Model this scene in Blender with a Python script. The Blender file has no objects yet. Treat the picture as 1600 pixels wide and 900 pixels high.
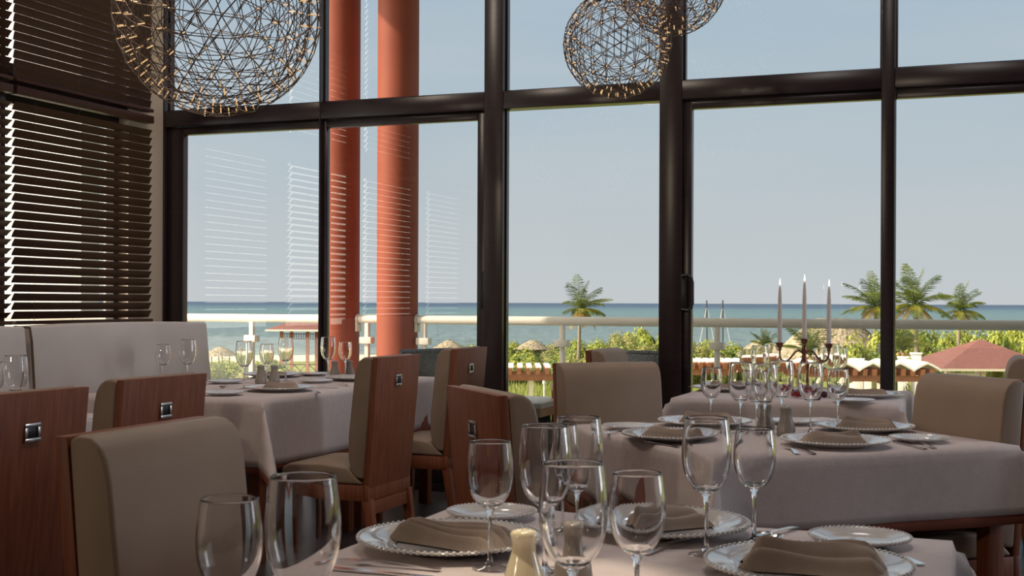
import bpy, bmesh, math, random
from mathutils import Vector, Matrix
R = math.radians
rnd = random.Random(7)
SC = bpy.context.scene
COL = SC.collection

# ---------------------------------------------------------------- camera, world, sun, exposure
F = 1950.0
YAW = 20.6
CY, SY = math.cos(R(YAW)), math.sin(R(YAW))
EYE = 1.2
cam = bpy.data.cameras.new('camera')
cam.sensor_width = 36.0
cam.lens = 36.0 * F / 1600.0
cam.shift_y = 23.0 / 1600.0
cam.clip_start = 0.05
cam.clip_end = 60000
cam.dof.use_dof = True
cam.dof.focus_distance = 6.0
cam.dof.aperture_fstop = 15.0
cam_o = bpy.data.objects.new('camera', cam)
COL.objects.link(cam_o)
cam_o.matrix_world = Matrix.Translation((0, 0, EYE)) @ Matrix.Rotation(R(YAW), 4, 'Z') @ Matrix.Rotation(R(90), 4, 'X') @ Matrix.Rotation(R(0.24), 4, 'Z')
SC.camera = cam_o

SUN_DIR = Vector((-0.79 * math.cos(R(34)), -0.613 * math.cos(R(34)), math.sin(R(34)))).normalized()   # towards the sun
world = bpy.data.worlds.new('world')
SC.world = world
world.use_nodes = True
wn, wl = world.node_tree.nodes, world.node_tree.links
wn.clear()
def N(nodes, typ, **kw):
    n = nodes.new(typ)
    for k, v in kw.items():
        setattr(n, k, v)
    return n
tc = N(wn, 'ShaderNodeTexCoord')
sep = N(wn, 'ShaderNodeSeparateXYZ')
wl.new(tc.outputs['Generated'], sep.inputs[0])
ramp = N(wn, 'ShaderNodeValToRGB')
wl.new(sep.outputs['Z'], ramp.inputs[0])
cr = ramp.color_ramp
cr.elements[0].position = 0.0
cr.elements[0].color = (0.62, 0.65, 0.67, 1)
cr.elements[1].position = 1.0
cr.elements[1].color = (0.12, 0.22, 0.42, 1)
for p, c in ((0.06, (0.58, 0.63, 0.66, 1)), (0.14, (0.50, 0.595, 0.665, 1)), (0.26, (0.43, 0.55, 0.66, 1)), (0.5, (0.22, 0.36, 0.56, 1))):
    e = cr.elements.new(p)
    e.color = c
mp = N(wn, 'ShaderNodeMapping')
mp.inputs['Scale'].default_value = (1.6, 1.6, 9.0)
wl.new(tc.outputs['Generated'], mp.inputs[0])
ns = N(wn, 'ShaderNodeTexNoise')
ns.inputs['Scale'].default_value = 2.2
ns.inputs['Detail'].default_value = 5
ns.inputs['Roughness'].default_value = 0.5
wl.new(mp.outputs[0], ns.inputs[0])
cr2 = N(wn, 'ShaderNodeValToRGB')
cr2.color_ramp.elements[0].position = 0.42
cr2.color_ramp.elements[0].color = (0, 0, 0, 1)
cr2.color_ramp.elements[1].position = 0.75
cr2.color_ramp.elements[1].color = (0.42, 0.42, 0.42, 1)
wl.new(ns.outputs[0], cr2.inputs[0])
mx = N(wn, 'ShaderNodeMix', data_type='RGBA')
wl.new(cr2.outputs[0], mx.inputs[0])
wl.new(ramp.outputs[0], mx.inputs[6])
mx.inputs[7].default_value = (0.62, 0.66, 0.68, 1)
# soft haze glow around the sun
dotn = N(wn, 'ShaderNodeVectorMath', operation='DOT_PRODUCT')
wl.new(tc.outputs['Generated'], dotn.inputs[0])
dotn.inputs[1].default_value = SUN_DIR
mxn = N(wn, 'ShaderNodeMath', operation='MAXIMUM')
wl.new(dotn.outputs['Value'], mxn.inputs[0])
mxn.inputs[1].default_value = 0.0
pw = N(wn, 'ShaderNodeMath', operation='POWER')
wl.new(mxn.outputs[0], pw.inputs[0])
pw.inputs[1].default_value = 5.0
glow = N(wn, 'ShaderNodeMix', data_type='RGBA', blend_type='ADD')
wl.new(pw.outputs[0], glow.inputs[0])
wl.new(mx.outputs[2], glow.inputs[6])
glow.inputs[7].default_value = (9.0, 8.2, 6.6, 1)
glow.clamp_result = False
bg = N(wn, 'ShaderNodeBackground')
bg.inputs['Strength'].default_value = 1.0
wl.new(glow.outputs[2], bg.inputs[0])
wo = N(wn, 'ShaderNodeOutputWorld')
wl.new(bg.outputs[0], wo.inputs[0])

def lamp(name, typ, loc, energy, color, size=1.0, sizey=None, direction=None):
    l = bpy.data.lights.new(name, typ)
    l.energy = energy
    l.color = color
    if typ == 'AREA':
        l.shape = 'RECTANGLE' if sizey else 'DISK'
        l.size = size
        if sizey:
            l.size_y = sizey
    if typ == 'SUN':
        l.angle = R(0.8)
    o = bpy.data.objects.new(name, l)
    COL.objects.link(o)
    o.location = loc
    if direction is not None:
        o.rotation_euler = Vector(direction).to_track_quat('-Z', 'Y').to_euler()
    return o
lamp('sun', 'SUN', (0, 0, 30), 4.8, (1.0, 0.87, 0.68), direction=-SUN_DIR)
# added fill lamps under the ceiling, unseen, to brighten the tables
for (lu, ln, e) in ((-3.4, 5.9, 26), (-0.6, 5.6, 16), (-0.6, 3.1, 30)):
    lamp('ceiling_fill', 'AREA', (lu, ln, 4.45), e, (1.0, 0.90, 0.84), 1.1, direction=(0, 0, -1))
# added fill lamp by the right-hand wall, brightening the room from that side
lamp('right_fill', 'AREA', (4.5, 6.55, 1.75), 62, (0.97, 0.97, 1.0), 1.2, 2.2, direction=(-1, -.05, -0.06))
# added warm fill high on the left, unseen, turned towards the tables
lamp('left_fill', 'AREA', (-4.4, 3.5, 4.45), 40, (1.0, 0.84, 0.68), .7, direction=(.85, .12, -.62))

# added warm fill hanging free at the rear left, out of view
lamp('rear_fill', 'AREA', (-4.04, -2.5, 2.2), 40, (1.0, 0.82, 0.62), .28, direction=(.55, .9, -.2))
# added unseen lamp, narrow and warm: downlight on the foreground setting
dl = lamp('spot_fill', 'SPOT', (-1.1, 1.72, 4.5), 420, (1.0, 0.85, 0.62), direction=(.45, .12, -3.7))
dl.data.spot_size = R(9)
dl.data.spot_blend = 0.6
dl.data.shadow_soft_size = 0.03
vs = SC.view_settings
vs.view_transform = 'Standard'
vs.look = 'None'
vs.exposure = 0.0
vs.gamma = 1.0
vs.use_curve_mapping = False

# ---------------------------------------------------------------- helpers: measuring
def hz(px):
    return 473.0 + (px - 800) * 0.0045
def at(px, d):
    """a pixel column and a depth along the view -> floor coordinates (u, n)"""
    x = (px - 800) / F * d
    return (x * CY - d * SY, x * SY + d * CY)
def dep(px, py, drop):
    return drop * F / (py - hz(px))
def zat(px, py, d):
    return EYE - (py - hz(px)) * d / F
def on_n(px, n):
    k = (px - 800) / F
    return n * (CY * k - SY) / (CY + SY * k)
def on_u(px, u):
    k = (px - 800) / F
    return u * (CY + SY * k) / (CY * k - SY)
TH = 0.75      # table height

# ---------------------------------------------------------------- helpers: objects
def setp(o, label=None, cat=None, group=None, kind=None):
    if label: o['label'] = label
    if cat: o['category'] = cat
    if group: o['group'] = group
    if kind: o['kind'] = kind
    return o
def thing(name, label, cat, loc=(0, 0, 0), rot=0, group=None):
    o = bpy.data.objects.new(name, None)
    o.empty_display_size = 0.1
    COL.objects.link(o)
    o.location = loc
    o.rotation_euler = (0, 0, rot) if not isinstance(rot, tuple) else rot
    return setp(o, label, cat, group)
def kids(o, table={}):
    return list(o.children)
def dup(root, loc, rot=0, label=None, group=None, scale=None, kidlist=None):
    """copy a thing with its parts and sub-parts"""
    def cp(o, par):
        c = o.copy()
        COL.objects.link(c)
        c.parent = par
        for ch in TREE.get(o.name, []):
            d = cp(ch, c)
            TREE.setdefault(c.name, []).append(d)
        return c
    r = cp(root, None)
    r.location = loc
    r.rotation_euler = (0, 0, rot) if not isinstance(rot, tuple) else rot
    if scale is not None:
        r.scale = scale if isinstance(scale, tuple) else (scale,) * 3
    if label: r['label'] = label
    if group: r['group'] = group
    return r
TREE = {}
def adopt(o, parent):
    o.parent = parent
    if parent is not None:
        TREE.setdefault(parent.name, []).append(o)
    return o
class MB:
    def __init__(s):
        s.v = []
        s.f = []
    def add(s, vs_, fs_):
        b = len(s.v)
        s.v.extend([tuple(p) for p in vs_])
        s.f.extend([tuple(i + b for i in f) for f in fs_])
        return s
    def box(s, x0, x1, y0, y1, z0, z1):
        return s.add([(x0, y0, z0), (x1, y0, z0), (x1, y1, z0), (x0, y1, z0), (x0, y0, z1), (x1, y0, z1), (x1, y1, z1), (x0, y1, z1)],
                     [(0, 3, 2, 1), (4, 5, 6, 7), (0, 1, 5, 4), (1, 2, 6, 5), (2, 3, 7, 6), (3, 0, 4, 7)])
    def hexa(s, bot, top):
        return s.add(list(bot) + list(top), [(0, 3, 2, 1), (4, 5, 6, 7), (0, 1, 5, 4), (1, 2, 6, 5), (2, 3, 7, 6), (3, 0, 4, 7)])
    def lathe(s, prof, seg=24, c=(0, 0, 0), close=False):
        vs_, fs_ = [], []
        m = len(prof)
        idx = []
        for (r, z) in prof:
            if r < 1e-6:
                idx.append([len(vs_)] * seg)
                vs_.append((c[0], c[1], c[2] + z))
            else:
                st = len(vs_)
                for k in range(seg):
                    a = 2 * math.pi * k / seg
                    vs_.append((c[0] + r * math.cos(a), c[1] + r * math.sin(a), c[2] + z))
                idx.append(list(range(st, st + seg)))
        rng = range(m) if close else range(m - 1)
        for i in rng:
            A, B = idx[i], idx[(i + 1) % m]
            for k in range(seg):
                q = [A[k], A[(k + 1) % seg], B[(k + 1) % seg], B[k]]
                w = []
                for t in q:
                    if t not in w:
                        w.append(t)
                if len(w) > 2:
                    fs_.append(tuple(w))
        return s.add(vs_, fs_)
    def tube(s, pts, r, seg=6, cap=True, r2=None):
        pts = [Vector(p) for p in pts]
        vs_, fs_ = [], []
        n = len(pts)
        ref = None
        for i, p in enumerate(pts):
            t = (pts[min(i + 1, n - 1)] - pts[max(i - 1, 0)]).normalized()
            if ref is None:
                ref = Vector((0, 0, 1)) if abs(t.z) < 0.9 else Vector((1, 0, 0))
            a = t.cross(ref)
            if a.length < 1e-6:
                a = t.orthogonal()
            a.normalize()
            b = t.cross(a).normalized()
            ref = -b if ref.dot(-b) > 0 else b
            ref = a.cross(t)
            rr = r if r2 is None else r + (r2 - r) * i / (n - 1)
            if callable(r): rr = r(i / (n - 1))
            for k in range(seg):
                an = 2 * math.pi * k / seg
                vs_.append(p + (a * math.cos(an) + ref * math.sin(an)) * rr)
        for i in range(n - 1):
            for k in range(seg):
                fs_.append((i * seg + k, i * seg + (k + 1) % seg, (i + 1) * seg + (k + 1) % seg, (i + 1) * seg + k))
        if cap:
            fs_.append(tuple(range(seg))[::-1])
            fs_.append(tuple((n - 1) * seg + k for k in range(seg)))
        return s.add(vs_, fs_)
    def prism(s, poly, z0, z1):
        """poly in xy extruded in z"""
        n = len(poly)
        vs_ = [(x, y, z0) for x, y in poly] + [(x, y, z1) for x, y in poly]
        fs_ = [tuple(range(n))[::-1], tuple(range(n, 2 * n))] + [(i, (i + 1) % n, n + (i + 1) % n, n + i) for i in range(n)]
        return s.add(vs_, fs_)
    def prismx(s, poly, x0, x1):
        """poly in yz extruded in x"""
        n = len(poly)
        vs_ = [(x0, y, z) for y, z in poly] + [(x1, y, z) for y, z in poly]
        fs_ = [tuple(range(n))[::-1], tuple(range(n, 2 * n))] + [(i, (i + 1) % n, n + (i + 1) % n, n + i) for i in range(n)]
        return s.add(vs_, fs_)
    def grid(s, fn, nx, ny):
        vs_ = [fn(i / nx, j / ny) for j in range(ny + 1) for i in range(nx + 1)]
        fs_ = [(j * (nx + 1) + i, j * (nx + 1) + i + 1, (j + 1) * (nx + 1) + i + 1, (j + 1) * (nx + 1) + i) for j in range(ny) for i in range(nx)]
        return s.add(vs_, fs_)
    def mesh(s, name, mat, bevel=0, bseg=2, smooth=True, angle=40, fixn=True):
        me = bpy.data.meshes.new(name)
        bm = bmesh.new()
        vv = [bm.verts.new(p) for p in s.v]
        for f in s.f:
            try:
                bm.faces.new([vv[i] for i in f])
            except ValueError:
                pass
        if fixn:
            bmesh.ops.recalc_face_normals(bm, faces=bm.faces)
        if bevel:
            ed = [e for e in bm.edges if len(e.link_faces) == 2 and e.calc_face_angle(0) > R(28)]
            bmesh.ops.bevel(bm, geom=ed, offset=bevel, segments=bseg, profile=0.5, affect='EDGES', clamp_overlap=True)
        bm.to_mesh(me)
        bm.free()
        if mat is not None:
            me.materials.append(mat)
        if smooth:
            me.polygons.foreach_set('use_smooth', [True] * len(me.polygons))
            me.set_sharp_from_angle(angle=R(angle))
        return me
    def obj(s, name, mat, parent=None, label=None, kind=None, **kw):
        return mobj(name, s.mesh(name, mat, **kw), parent, label, kind)
def mobj(name, me, parent=None, label=None, kind=None, loc=None, rot=None, scale=None):
    o = bpy.data.objects.new(name, me)
    COL.objects.link(o)
    adopt(o, parent)
    if loc is not None: o.location = loc
    if rot is not None: o.rotation_euler = rot
    if scale is not None: o.scale = scale
    return setp(o, label, None, None, kind)

# ---------------------------------------------------------------- materials
def mat(name, color, rough=0.5, metal=0.0, color2=None, cscale=8.0, stretch=(1, 1, 1), bump=0.0, bscale=60.0, spec=0.5, cdetail=4,
        emit=None, estr=0, coat=0.0, wave=False, sheen=0.0, croff=(0.35, 0.65), transl=0.0):
    m = bpy.data.materials.new(name)
    m.use_nodes = True
    nt = m.node_tree
    nd, ln = nt.nodes, nt.links
    b = nd['Principled BSDF']
    b.inputs['Base Color'].default_value = (*color, 1)
    b.inputs['Roughness'].default_value = rough
    b.inputs['Metallic'].default_value = metal
    b.inputs['Specular IOR Level'].default_value = spec
    b.inputs['Coat Weight'].default_value = coat
    b.inputs['Sheen Weight'].default_value = sheen
    t = N(nd, 'ShaderNodeTexCoord')
    mpn = N(nd, 'ShaderNodeMapping')
    mpn.inputs['Scale'].default_value = stretch
    ln.new(t.outputs['Object'], mpn.inputs[0])
    if color2 is not None:
        tx = N(nd, 'ShaderNodeTexNoise')
        tx.inputs['Scale'].default_value = cscale
        tx.inputs['Detail'].default_value = cdetail
        ln.new(mpn.outputs[0], tx.inputs[0])
        rp = N(nd, 'ShaderNodeValToRGB')
        rp.color_ramp.elements[0].position = croff[0]
        rp.color_ramp.elements[1].position = croff[1]
        rp.color_ramp.elements[0].color = (*color, 1)
        rp.color_ramp.elements[1].color = (*color2, 1)
        ln.new(tx.outputs[0], rp.inputs[0])
        ln.new(rp.outputs[0], b.inputs['Base Color'])
    if bump:
        t2 = N(nd, 'ShaderNodeTexNoise')
        t2.inputs['Scale'].default_value = bscale
        t2.inputs['Detail'].default_value = 3
        ln.new(mpn.outputs[0], t2.inputs[0])
        bp = N(nd, 'ShaderNodeBump')
        bp.inputs['Strength'].default_value = bump
        bp.inputs['Distance'].default_value = 0.01
        ln.new(t2.outputs[0], bp.inputs['Height'])
        ln.new(bp.outputs[0], b.inputs['Normal'])
    if emit is not None:
        b.inputs['Emission Color'].default_value = (*emit, 1)
        b.inputs['Emission Strength'].default_value = estr
    if transl:
        tr = N(nd, 'ShaderNodeBsdfTranslucent')
        mixn = N(nd, 'ShaderNodeMixShader')
        mixn.inputs[0].default_value = transl
        src = b.inputs['Base Color'].links[0].from_socket if b.inputs['Base Color'].links else None
        if src: ln.new(src, tr.inputs[0])
        else: tr.inputs[0].default_value = (*color, 1)
        out = nd['Material Output']
        ln.new(b.outputs[0], mixn.inputs[1])
        ln.new(tr.outputs[0], mixn.inputs[2])
        ln.new(mixn.outputs[0], out.inputs[0])
    return m
M = {}
M['frame'] = mat('dark_window_frame', (0.018, 0.010, 0.012), 0.28, 0, (0.026, 0.015, 0.016), 3, (3, 3, 30), spec=0.6)
M['slat'] = mat('dark_blind_slat', (0.034, 0.013, 0.009), 0.45, 0, (0.050, 0.021, 0.013), 5, (40, 1, 40), spec=0.18)
M['whitewall'] = mat('added_wall_white', (0.66, 0.64, 0.60), 0.8)
M['wall'] = mat('beige_plaster', (0.50, 0.40, 0.31), 0.8, bump=0.05, bscale=40)
M['inner'] = mat('brown_inner_wall', (0.20, 0.13, 0.10), 0.8, bump=0.05, bscale=40)
M['ceil'] = mat('ceiling_plaster', (0.30, 0.26, 0.24), 0.9)
M['floor'] = mat('dark_floor_tile', (0.050, 0.038, 0.038), 0.35, 0, (0.075, 0.058, 0.055), 2.5)
M['wood'] = mat('cherry_wood', (0.175, 0.050, 0.023), 0.48, 0, (0.25, 0.080, 0.038), 3.0, (22, 22, 1.2), bump=0.03, bscale=9, spec=0.25)
M['wood_edge'] = mat('dark_cherry_edge', (0.10, 0.022, 0.014), 0.4, 0, (0.13, 0.032, 0.02), 3, (20, 20, 1.2))
M['cushion'] = mat('taupe_upholstery', (0.265, 0.190, 0.138), 0.55, 0, (0.30, 0.216, 0.160), 5, bump=0.08, bscale=500, spec=0.35)
M['bench'] = mat('pale_bench_leather', (0.55, 0.49, 0.47), 0.5, 0, (0.61, 0.55, 0.53), 2.5, bump=0.05, bscale=300, spec=0.4)
M['seam'] = mat('brown_piping', (0.10, 0.055, 0.03), 0.6)
M['chrome'] = mat('brushed_chrome', (0.62, 0.62, 0.63), 0.25, 1.0)
M['silver'] = mat('polished_silverware', (0.75, 0.74, 0.73), 0.14, 1.0)
M['black'] = mat('black_recess', (0.006, 0.006, 0.007), 0.35)
M['cloth'] = mat('mauve_white_tablecloth', (0.57, 0.49, 0.485), 0.85, 0, (0.61, 0.53, 0.525), 30, (1, 1, 1), bump=0.12, bscale=260, spec=0.2, sheen=0.1)
M['under'] = mat('rust_undercloth', (0.27, 0.085, 0.055), 0.8, 0, (0.31, 0.10, 0.065), 12, bump=0.1, bscale=200, spec=0.2)
M['napkin'] = mat('taupe_napkin', (0.30, 0.235, 0.195), 0.9, 0, (0.35, 0.275, 0.23), 14, bump=0.15, bscale=300, spec=0.15)
M['china'] = mat('white_china', (0.66, 0.65, 0.66), 0.12, 0, spec=0.6, coat=0.5)
M['charger'] = mat('grey_white_charger', (0.60, 0.58, 0.58), 0.12, 0, spec=0.6, coat=0.5)
M['shaker'] = mat('cream_ceramic', (0.82, 0.72, 0.50), 0.16, 0, spec=0.6, coat=0.4)
M['shaker2'] = mat('grey_ceramic', (0.30, 0.27, 0.24), 0.3, 0, spec=0.5)
M['candle'] = mat('white_wax', (0.62, 0.57, 0.55), 0.5, 0, spec=0.4)
M['wick'] = mat('burnt_wick', (0.05, 0.035, 0.03), 0.8)
M['flame'] = mat('flame', (1, 0.8, 0.5), 0.5, emit=(1.0, 0.86, 0.62), estr=4.0)
M['bronze'] = mat('aged_copper', (0.22, 0.10, 0.065), 0.32, 0.85)
M['petal'] = mat('red_petal', (0.30, 0.012, 0.02), 0.6)
M['rose'] = mat('dark_rose', (0.07, 0.010, 0.03), 0.6)
M['wire'] = mat('chandelier_wire', (0.17, 0.12, 0.10), 0.4, 1.0)
M['led'] = mat('led_tube', (0.75, 0.55, 0.35), 0.3, 0.3, emit=(1.0, 0.60, 0.28), estr=0.6)
M['ledcap'] = mat('led_cap', (0.75, 0.72, 0.68), 0.2, 1.0)
M['column'] = mat('terracotta_paint', (0.285, 0.066, 0.036), 0.65, 0, (0.31, 0.077, 0.042), 4, bump=0.03, bscale=20, spec=0.3)
M['rail'] = mat('cream_white_paint', (0.72, 0.68, 0.60), 0.4, 0, spec=0.4)
M['terrace'] = mat('terrace_tile', (0.52, 0.46, 0.38), 0.6, 0, (0.58, 0.52, 0.44), 3)
M['render'] = mat('outer_render', (0.55, 0.42, 0.32), 0.9)
M['teak'] = mat('teak', (0.50, 0.28, 0.14), 0.5, 0, (0.58, 0.34, 0.18), 4, (20, 20, 2))
M['tabletop'] = mat('cream_table_top', (0.70, 0.64, 0.52), 0.4)
M['wick_d'] = mat('dark_wicker', (0.035, 0.042, 0.052), 0.45, 0, (0.12, 0.13, 0.14), 90, bump=0.6, bscale=90)
M['blackfab'] = mat('black_fabric', (0.02, 0.02, 0.022), 0.9)
M['thatch'] = mat('dry_thatch', (0.50, 0.41, 0.28), 0.95, 0, (0.20, 0.15, 0.10), 5, (1, 1, 2.5), bump=0.8, bscale=12, spec=0.1)
M['roof'] = mat('red_roof_shingle', (0.185, 0.078, 0.064), 0.8, 0, (0.225, 0.10, 0.082), 4, (1, 1, 8), bump=0.3, bscale=12, spec=0.2)
M['terra'] = mat('terracotta_beam', (0.40, 0.14, 0.075), 0.7, 0, (0.48, 0.18, 0.10), 5)
M['white'] = mat('white_canvas', (0.74, 0.70, 0.62), 0.8)  # even off-white for canvas, seat pads, fascias and hulls
M['creamc'] = mat('cream_canvas', (0.70, 0.60, 0.42), 0.8)
M['trunk'] = mat('palm_trunk', (0.30, 0.24, 0.17), 0.9, 0, (0.20, 0.15, 0.10), 6, (1, 1, 6), bump=0.5, bscale=10)
M['frond'] = mat('palm_frond', (0.10, 0.145, 0.028), 0.5, 0, (0.30, 0.27, 0.035), 1.1, spec=0.4, transl=0.25, croff=(0.4, 0.62))
M['frond2'] = mat('dark_palm_frond', (0.055, 0.085, 0.03), 0.5, 0, (0.16, 0.19, 0.035), 1.0, spec=0.4, transl=0.25)
M['frond_dry'] = mat('yellowing_frond', (0.42, 0.30, 0.05), 0.6, 0, (0.26, 0.14, 0.05), 1.4, spec=0.3, transl=0.2)
M['leaf'] = mat('seagrape_leaf', (0.13, 0.19, 0.025), 0.5, 0, (0.50, 0.50, 0.07), 0.9, spec=0.4, transl=0.25, croff=(0.38, 0.62))
M['leaf2'] = mat('olive_leaf', (0.20, 0.22, 0.05), 0.6, 0, (0.48, 0.42, 0.16), 0.8, spec=0.3, transl=0.2)
M['grass'] = mat('lawn', (0.16, 0.20, 0.035), 0.9, 0, (0.32, 0.32, 0.09), 0.35, spec=0.1, bump=0.5, bscale=3)
M['blade'] = mat('long_grass', (0.21, 0.25, 0.05), 0.8, 0, (0.38, 0.37, 0.11), 0.5, spec=0.1, transl=0.2)
M['sand'] = mat('sand', (0.60, 0.50, 0.34), 0.95, 0, (0.66, 0.57, 0.42), 0.4, spec=0.1)
M['coconut'] = mat('coconut', (0.35, 0.22, 0.06), 0.6)

def glass_mat():
    m = bpy.data.materials.new('clear_drinking_glass')
    m.use_nodes = True
    b = m.node_tree.nodes['Principled BSDF']
    b.inputs['Base Color'].default_value = (0.97, 0.97, 0.975, 1)
    b.inputs['Roughness'].default_value = 0.0
    b.inputs['IOR'].default_value = 1.47
    b.inputs['Transmission Weight'].default_value = 1.0
    return m
M['glass'] = glass_mat()
def pane_mat():
    m = bpy.data.materials.new('window_glass')
    m.use_nodes = True
    nd, ln = m.node_tree.nodes, m.node_tree.links
    nd.clear()
    fr = N(nd, 'ShaderNodeFresnel')
    fr.inputs['IOR'].default_value = 1.75
    tr = N(nd, 'ShaderNodeBsdfTransparent')
    tr.inputs[0].default_value = (0.95, 0.965, 0.965, 1)
    gl = N(nd, 'ShaderNodeBsdfGlossy')
    gl.inputs['Roughness'].default_value = 0.0
    mxs = N(nd, 'ShaderNodeMixShader')
    ln.new(fr.outputs[0], mxs.inputs[0])
    ln.new(tr.outputs[0], mxs.inputs[1])
    ln.new(gl.outputs[0], mxs.inputs[2])
    o = N(nd, 'ShaderNodeOutputMaterial')
    ln.new(mxs.outputs[0], o.inputs[0])
    return m
M['pane'] = pane_mat()
def sea_mat():
    m = mat('sea_water', (0.1, 0.3, 0.35), 0.35, 0, spec=0.35)
    nd, ln = m.node_tree.nodes, m.node_tree.links
    b = nd['Principled BSDF']
    t = N(nd, 'ShaderNodeTexCoord')
    # how far offshore (object y) sets the colour of the water: shallows to deep
    s = N(nd, 'ShaderNodeSeparateXYZ')
    ln.new(t.outputs['Object'], s.inputs[0])
    mp2 = N(nd, 'ShaderNodeMapping')
    mp2.inputs['Scale'].default_value = (0.0006, 0.004, 1)
    ln.new(t.outputs['Object'], mp2.inputs[0])
    nz = N(nd, 'ShaderNodeTexNoise')
    nz.inputs['Scale'].default_value = 1.0
    nz.inputs['Detail'].default_value = 5
    ln.new(mp2.outputs[0], nz.inputs[0])
    lg = N(nd, 'ShaderNodeMath', operation='LOGARITHM')
    ln.new(s.outputs['Y'], lg.inputs[0])
    lg.inputs[1].default_value = 10.0
    ad = N(nd, 'ShaderNodeMath', operation='MULTIPLY_ADD')
    ln.new(nz.outputs[0], ad.inputs[0])
    ad.inputs[1].default_value = 0.5
    ad.inputs[2].default_value = -0.25
    ad2 = N(nd, 'ShaderNodeMath', operation='ADD')
    ln.new(lg.outputs[0], ad2.inputs[0])
    ln.new(ad.outputs[0], ad2.inputs[1])
    mr = N(nd, 'ShaderNodeMapRange')
    mr.inputs['From Min'].default_value = 2.1
    mr.inputs['From Max'].default_value = 3.6
    ln.new(ad2.outputs[0], mr.inputs['Value'])
    rp = N(nd, 'ShaderNodeValToRGB')
    rp.color_ramp.elements[0].position = 0.0
    rp.color_ramp.elements[0].color = (0.27, 0.30, 0.24, 1)
    rp.color_ramp.elements[1].position = 1.0
    rp.color_ramp.elements[1].color = (0.022, 0.045, 0.085, 1)
    for p, c in ((0.12, (0.135, 0.175, 0.165, 1)), (0.35, (0.10, 0.145, 0.145, 1)), (0.55, (0.09, 0.15, 0.15, 1)), (0.72, (0.065, 0.12, 0.14, 1)), (0.84, (0.035, 0.065, 0.105, 1))):
        e = rp.color_ramp.elements.new(p)
        e.color = c
    ln.new(mr.outputs[0], rp.inputs[0])
    # small whitecaps; the ripples' light and dark are put into the colour
    mpr = N(nd, 'ShaderNodeMapping')
    mpr.inputs['Scale'].default_value = (0.30, 0.13, 1)
    ln.new(t.outputs['Object'], mpr.inputs[0])
    nr = N(nd, 'ShaderNodeTexNoise')
    nr.inputs['Scale'].default_value = 1.6
    nr.inputs['Detail'].default_value = 4
    nr.inputs['Roughness'].default_value = 0.65
    ln.new(mpr.outputs[0], nr.inputs[0])
    rr = N(nd, 'ShaderNodeValToRGB')
    rr.color_ramp.elements[0].position = 0.35
    rr.color_ramp.elements[0].color = (0.55, 0.55, 0.55, 1)
    rr.color_ramp.elements[1].position = 0.68
    rr.color_ramp.elements[1].color = (1.6, 1.6, 1.6, 1)
    ln.new(nr.outputs[0], rr.inputs[0])
    mm = N(nd, 'ShaderNodeMix', data_type='RGBA', blend_type='MULTIPLY')
    mm.inputs[0].default_value = 1.0
    ln.new(rp.outputs[0], mm.inputs[6])
    ln.new(rr.outputs[0], mm.inputs[7])
    ln.new(mm.outputs[2], b.inputs['Base Color'])
    mp3 = N(nd, 'ShaderNodeMapping')
    mp3.inputs['Scale'].default_value = (0.12, 0.5, 1)
    ln.new(t.outputs['Object'], mp3.inputs[0])
    n3 = N(nd, 'ShaderNodeTexNoise')
    n3.inputs['Scale'].default_value = 1.0
    n3.inputs['Detail'].default_value = 6
    ln.new(mp3.outputs[0], n3.inputs[0])
    bp = N(nd, 'ShaderNodeBump')
    bp.inputs['Strength'].default_value = 1.0
    bp.inputs['Distance'].default_value = 1.2
    ln.new(n3.outputs[0], bp.inputs['Height'])
    ln.new(bp.outputs[0], b.inputs['Normal'])
    return m
M['sea'] = sea_mat()

# ================================================================ LARGE STRUCTURE
WN = 7.29          # inner face of the window wall
WU = -5.31         # inner face of the left wall
CEIL = 4.6
RU, BN = 4.6, -4.2
def st(name, mb, m, **kw):
    kw.setdefault('bevel', 0)
    o = mb.obj(name, m, **kw)
    o['kind'] = 'structure'
    return o
st('floor', MB().box(WU - .2, RU + .2, BN - .2, WN + .06, -0.12, 0), M['floor'])
st('ceiling', MB().box(WU - .2, RU + .2, BN - .2, WN + .2, CEIL, CEIL + .2), M['ceil'])
# left wall with window openings
openings = [(5.76, 6.87), (4.41, 5.72), (3.03, 4.37), (1.70, 2.99)]
wl_ = MB()
def lw(n0, n1, z0, z1):
    wl_.box(WU - .2, WU, n0, n1, z0, z1)
lw(BN, openings[-1][0], 0, CEIL)
lw(openings[0][1], WN + .06, 0, CEIL)
lw(openings[-1][0], openings[0][1], 0, 0.95)
lw(openings[-1][0], openings[0][1], 4.25, CEIL)
st('wall_left', wl_, M['wall'])
lt = MB()
for a, b in zip(openings[:-1], openings[1:]):
    lt.box(WU - .15, WU - .01, b[1], a[0], .95, 4.25)
for a in openings:
    lt.box(WU - .15, WU - .01, a[0], a[1], 2.42, 2.56)
st('trim_40', lt, M['frame'])
wb = MB()
wb.box(WU - .2, RU + .2, BN - .2, BN, 0, CEIL)
st('wall_back', wb, M['inner'])
st('wall_right', MB().box(RU, RU + .2, BN - .2, 2.6, 0, CEIL).box(RU, RU + .2, 7.0, WN + .2, 0, CEIL).box(RU, RU + .2, 2.6, 7.0, 0, .3).box(RU, RU + .2, 2.6, 7.0, 3.2, CEIL), M['inner'])

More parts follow.
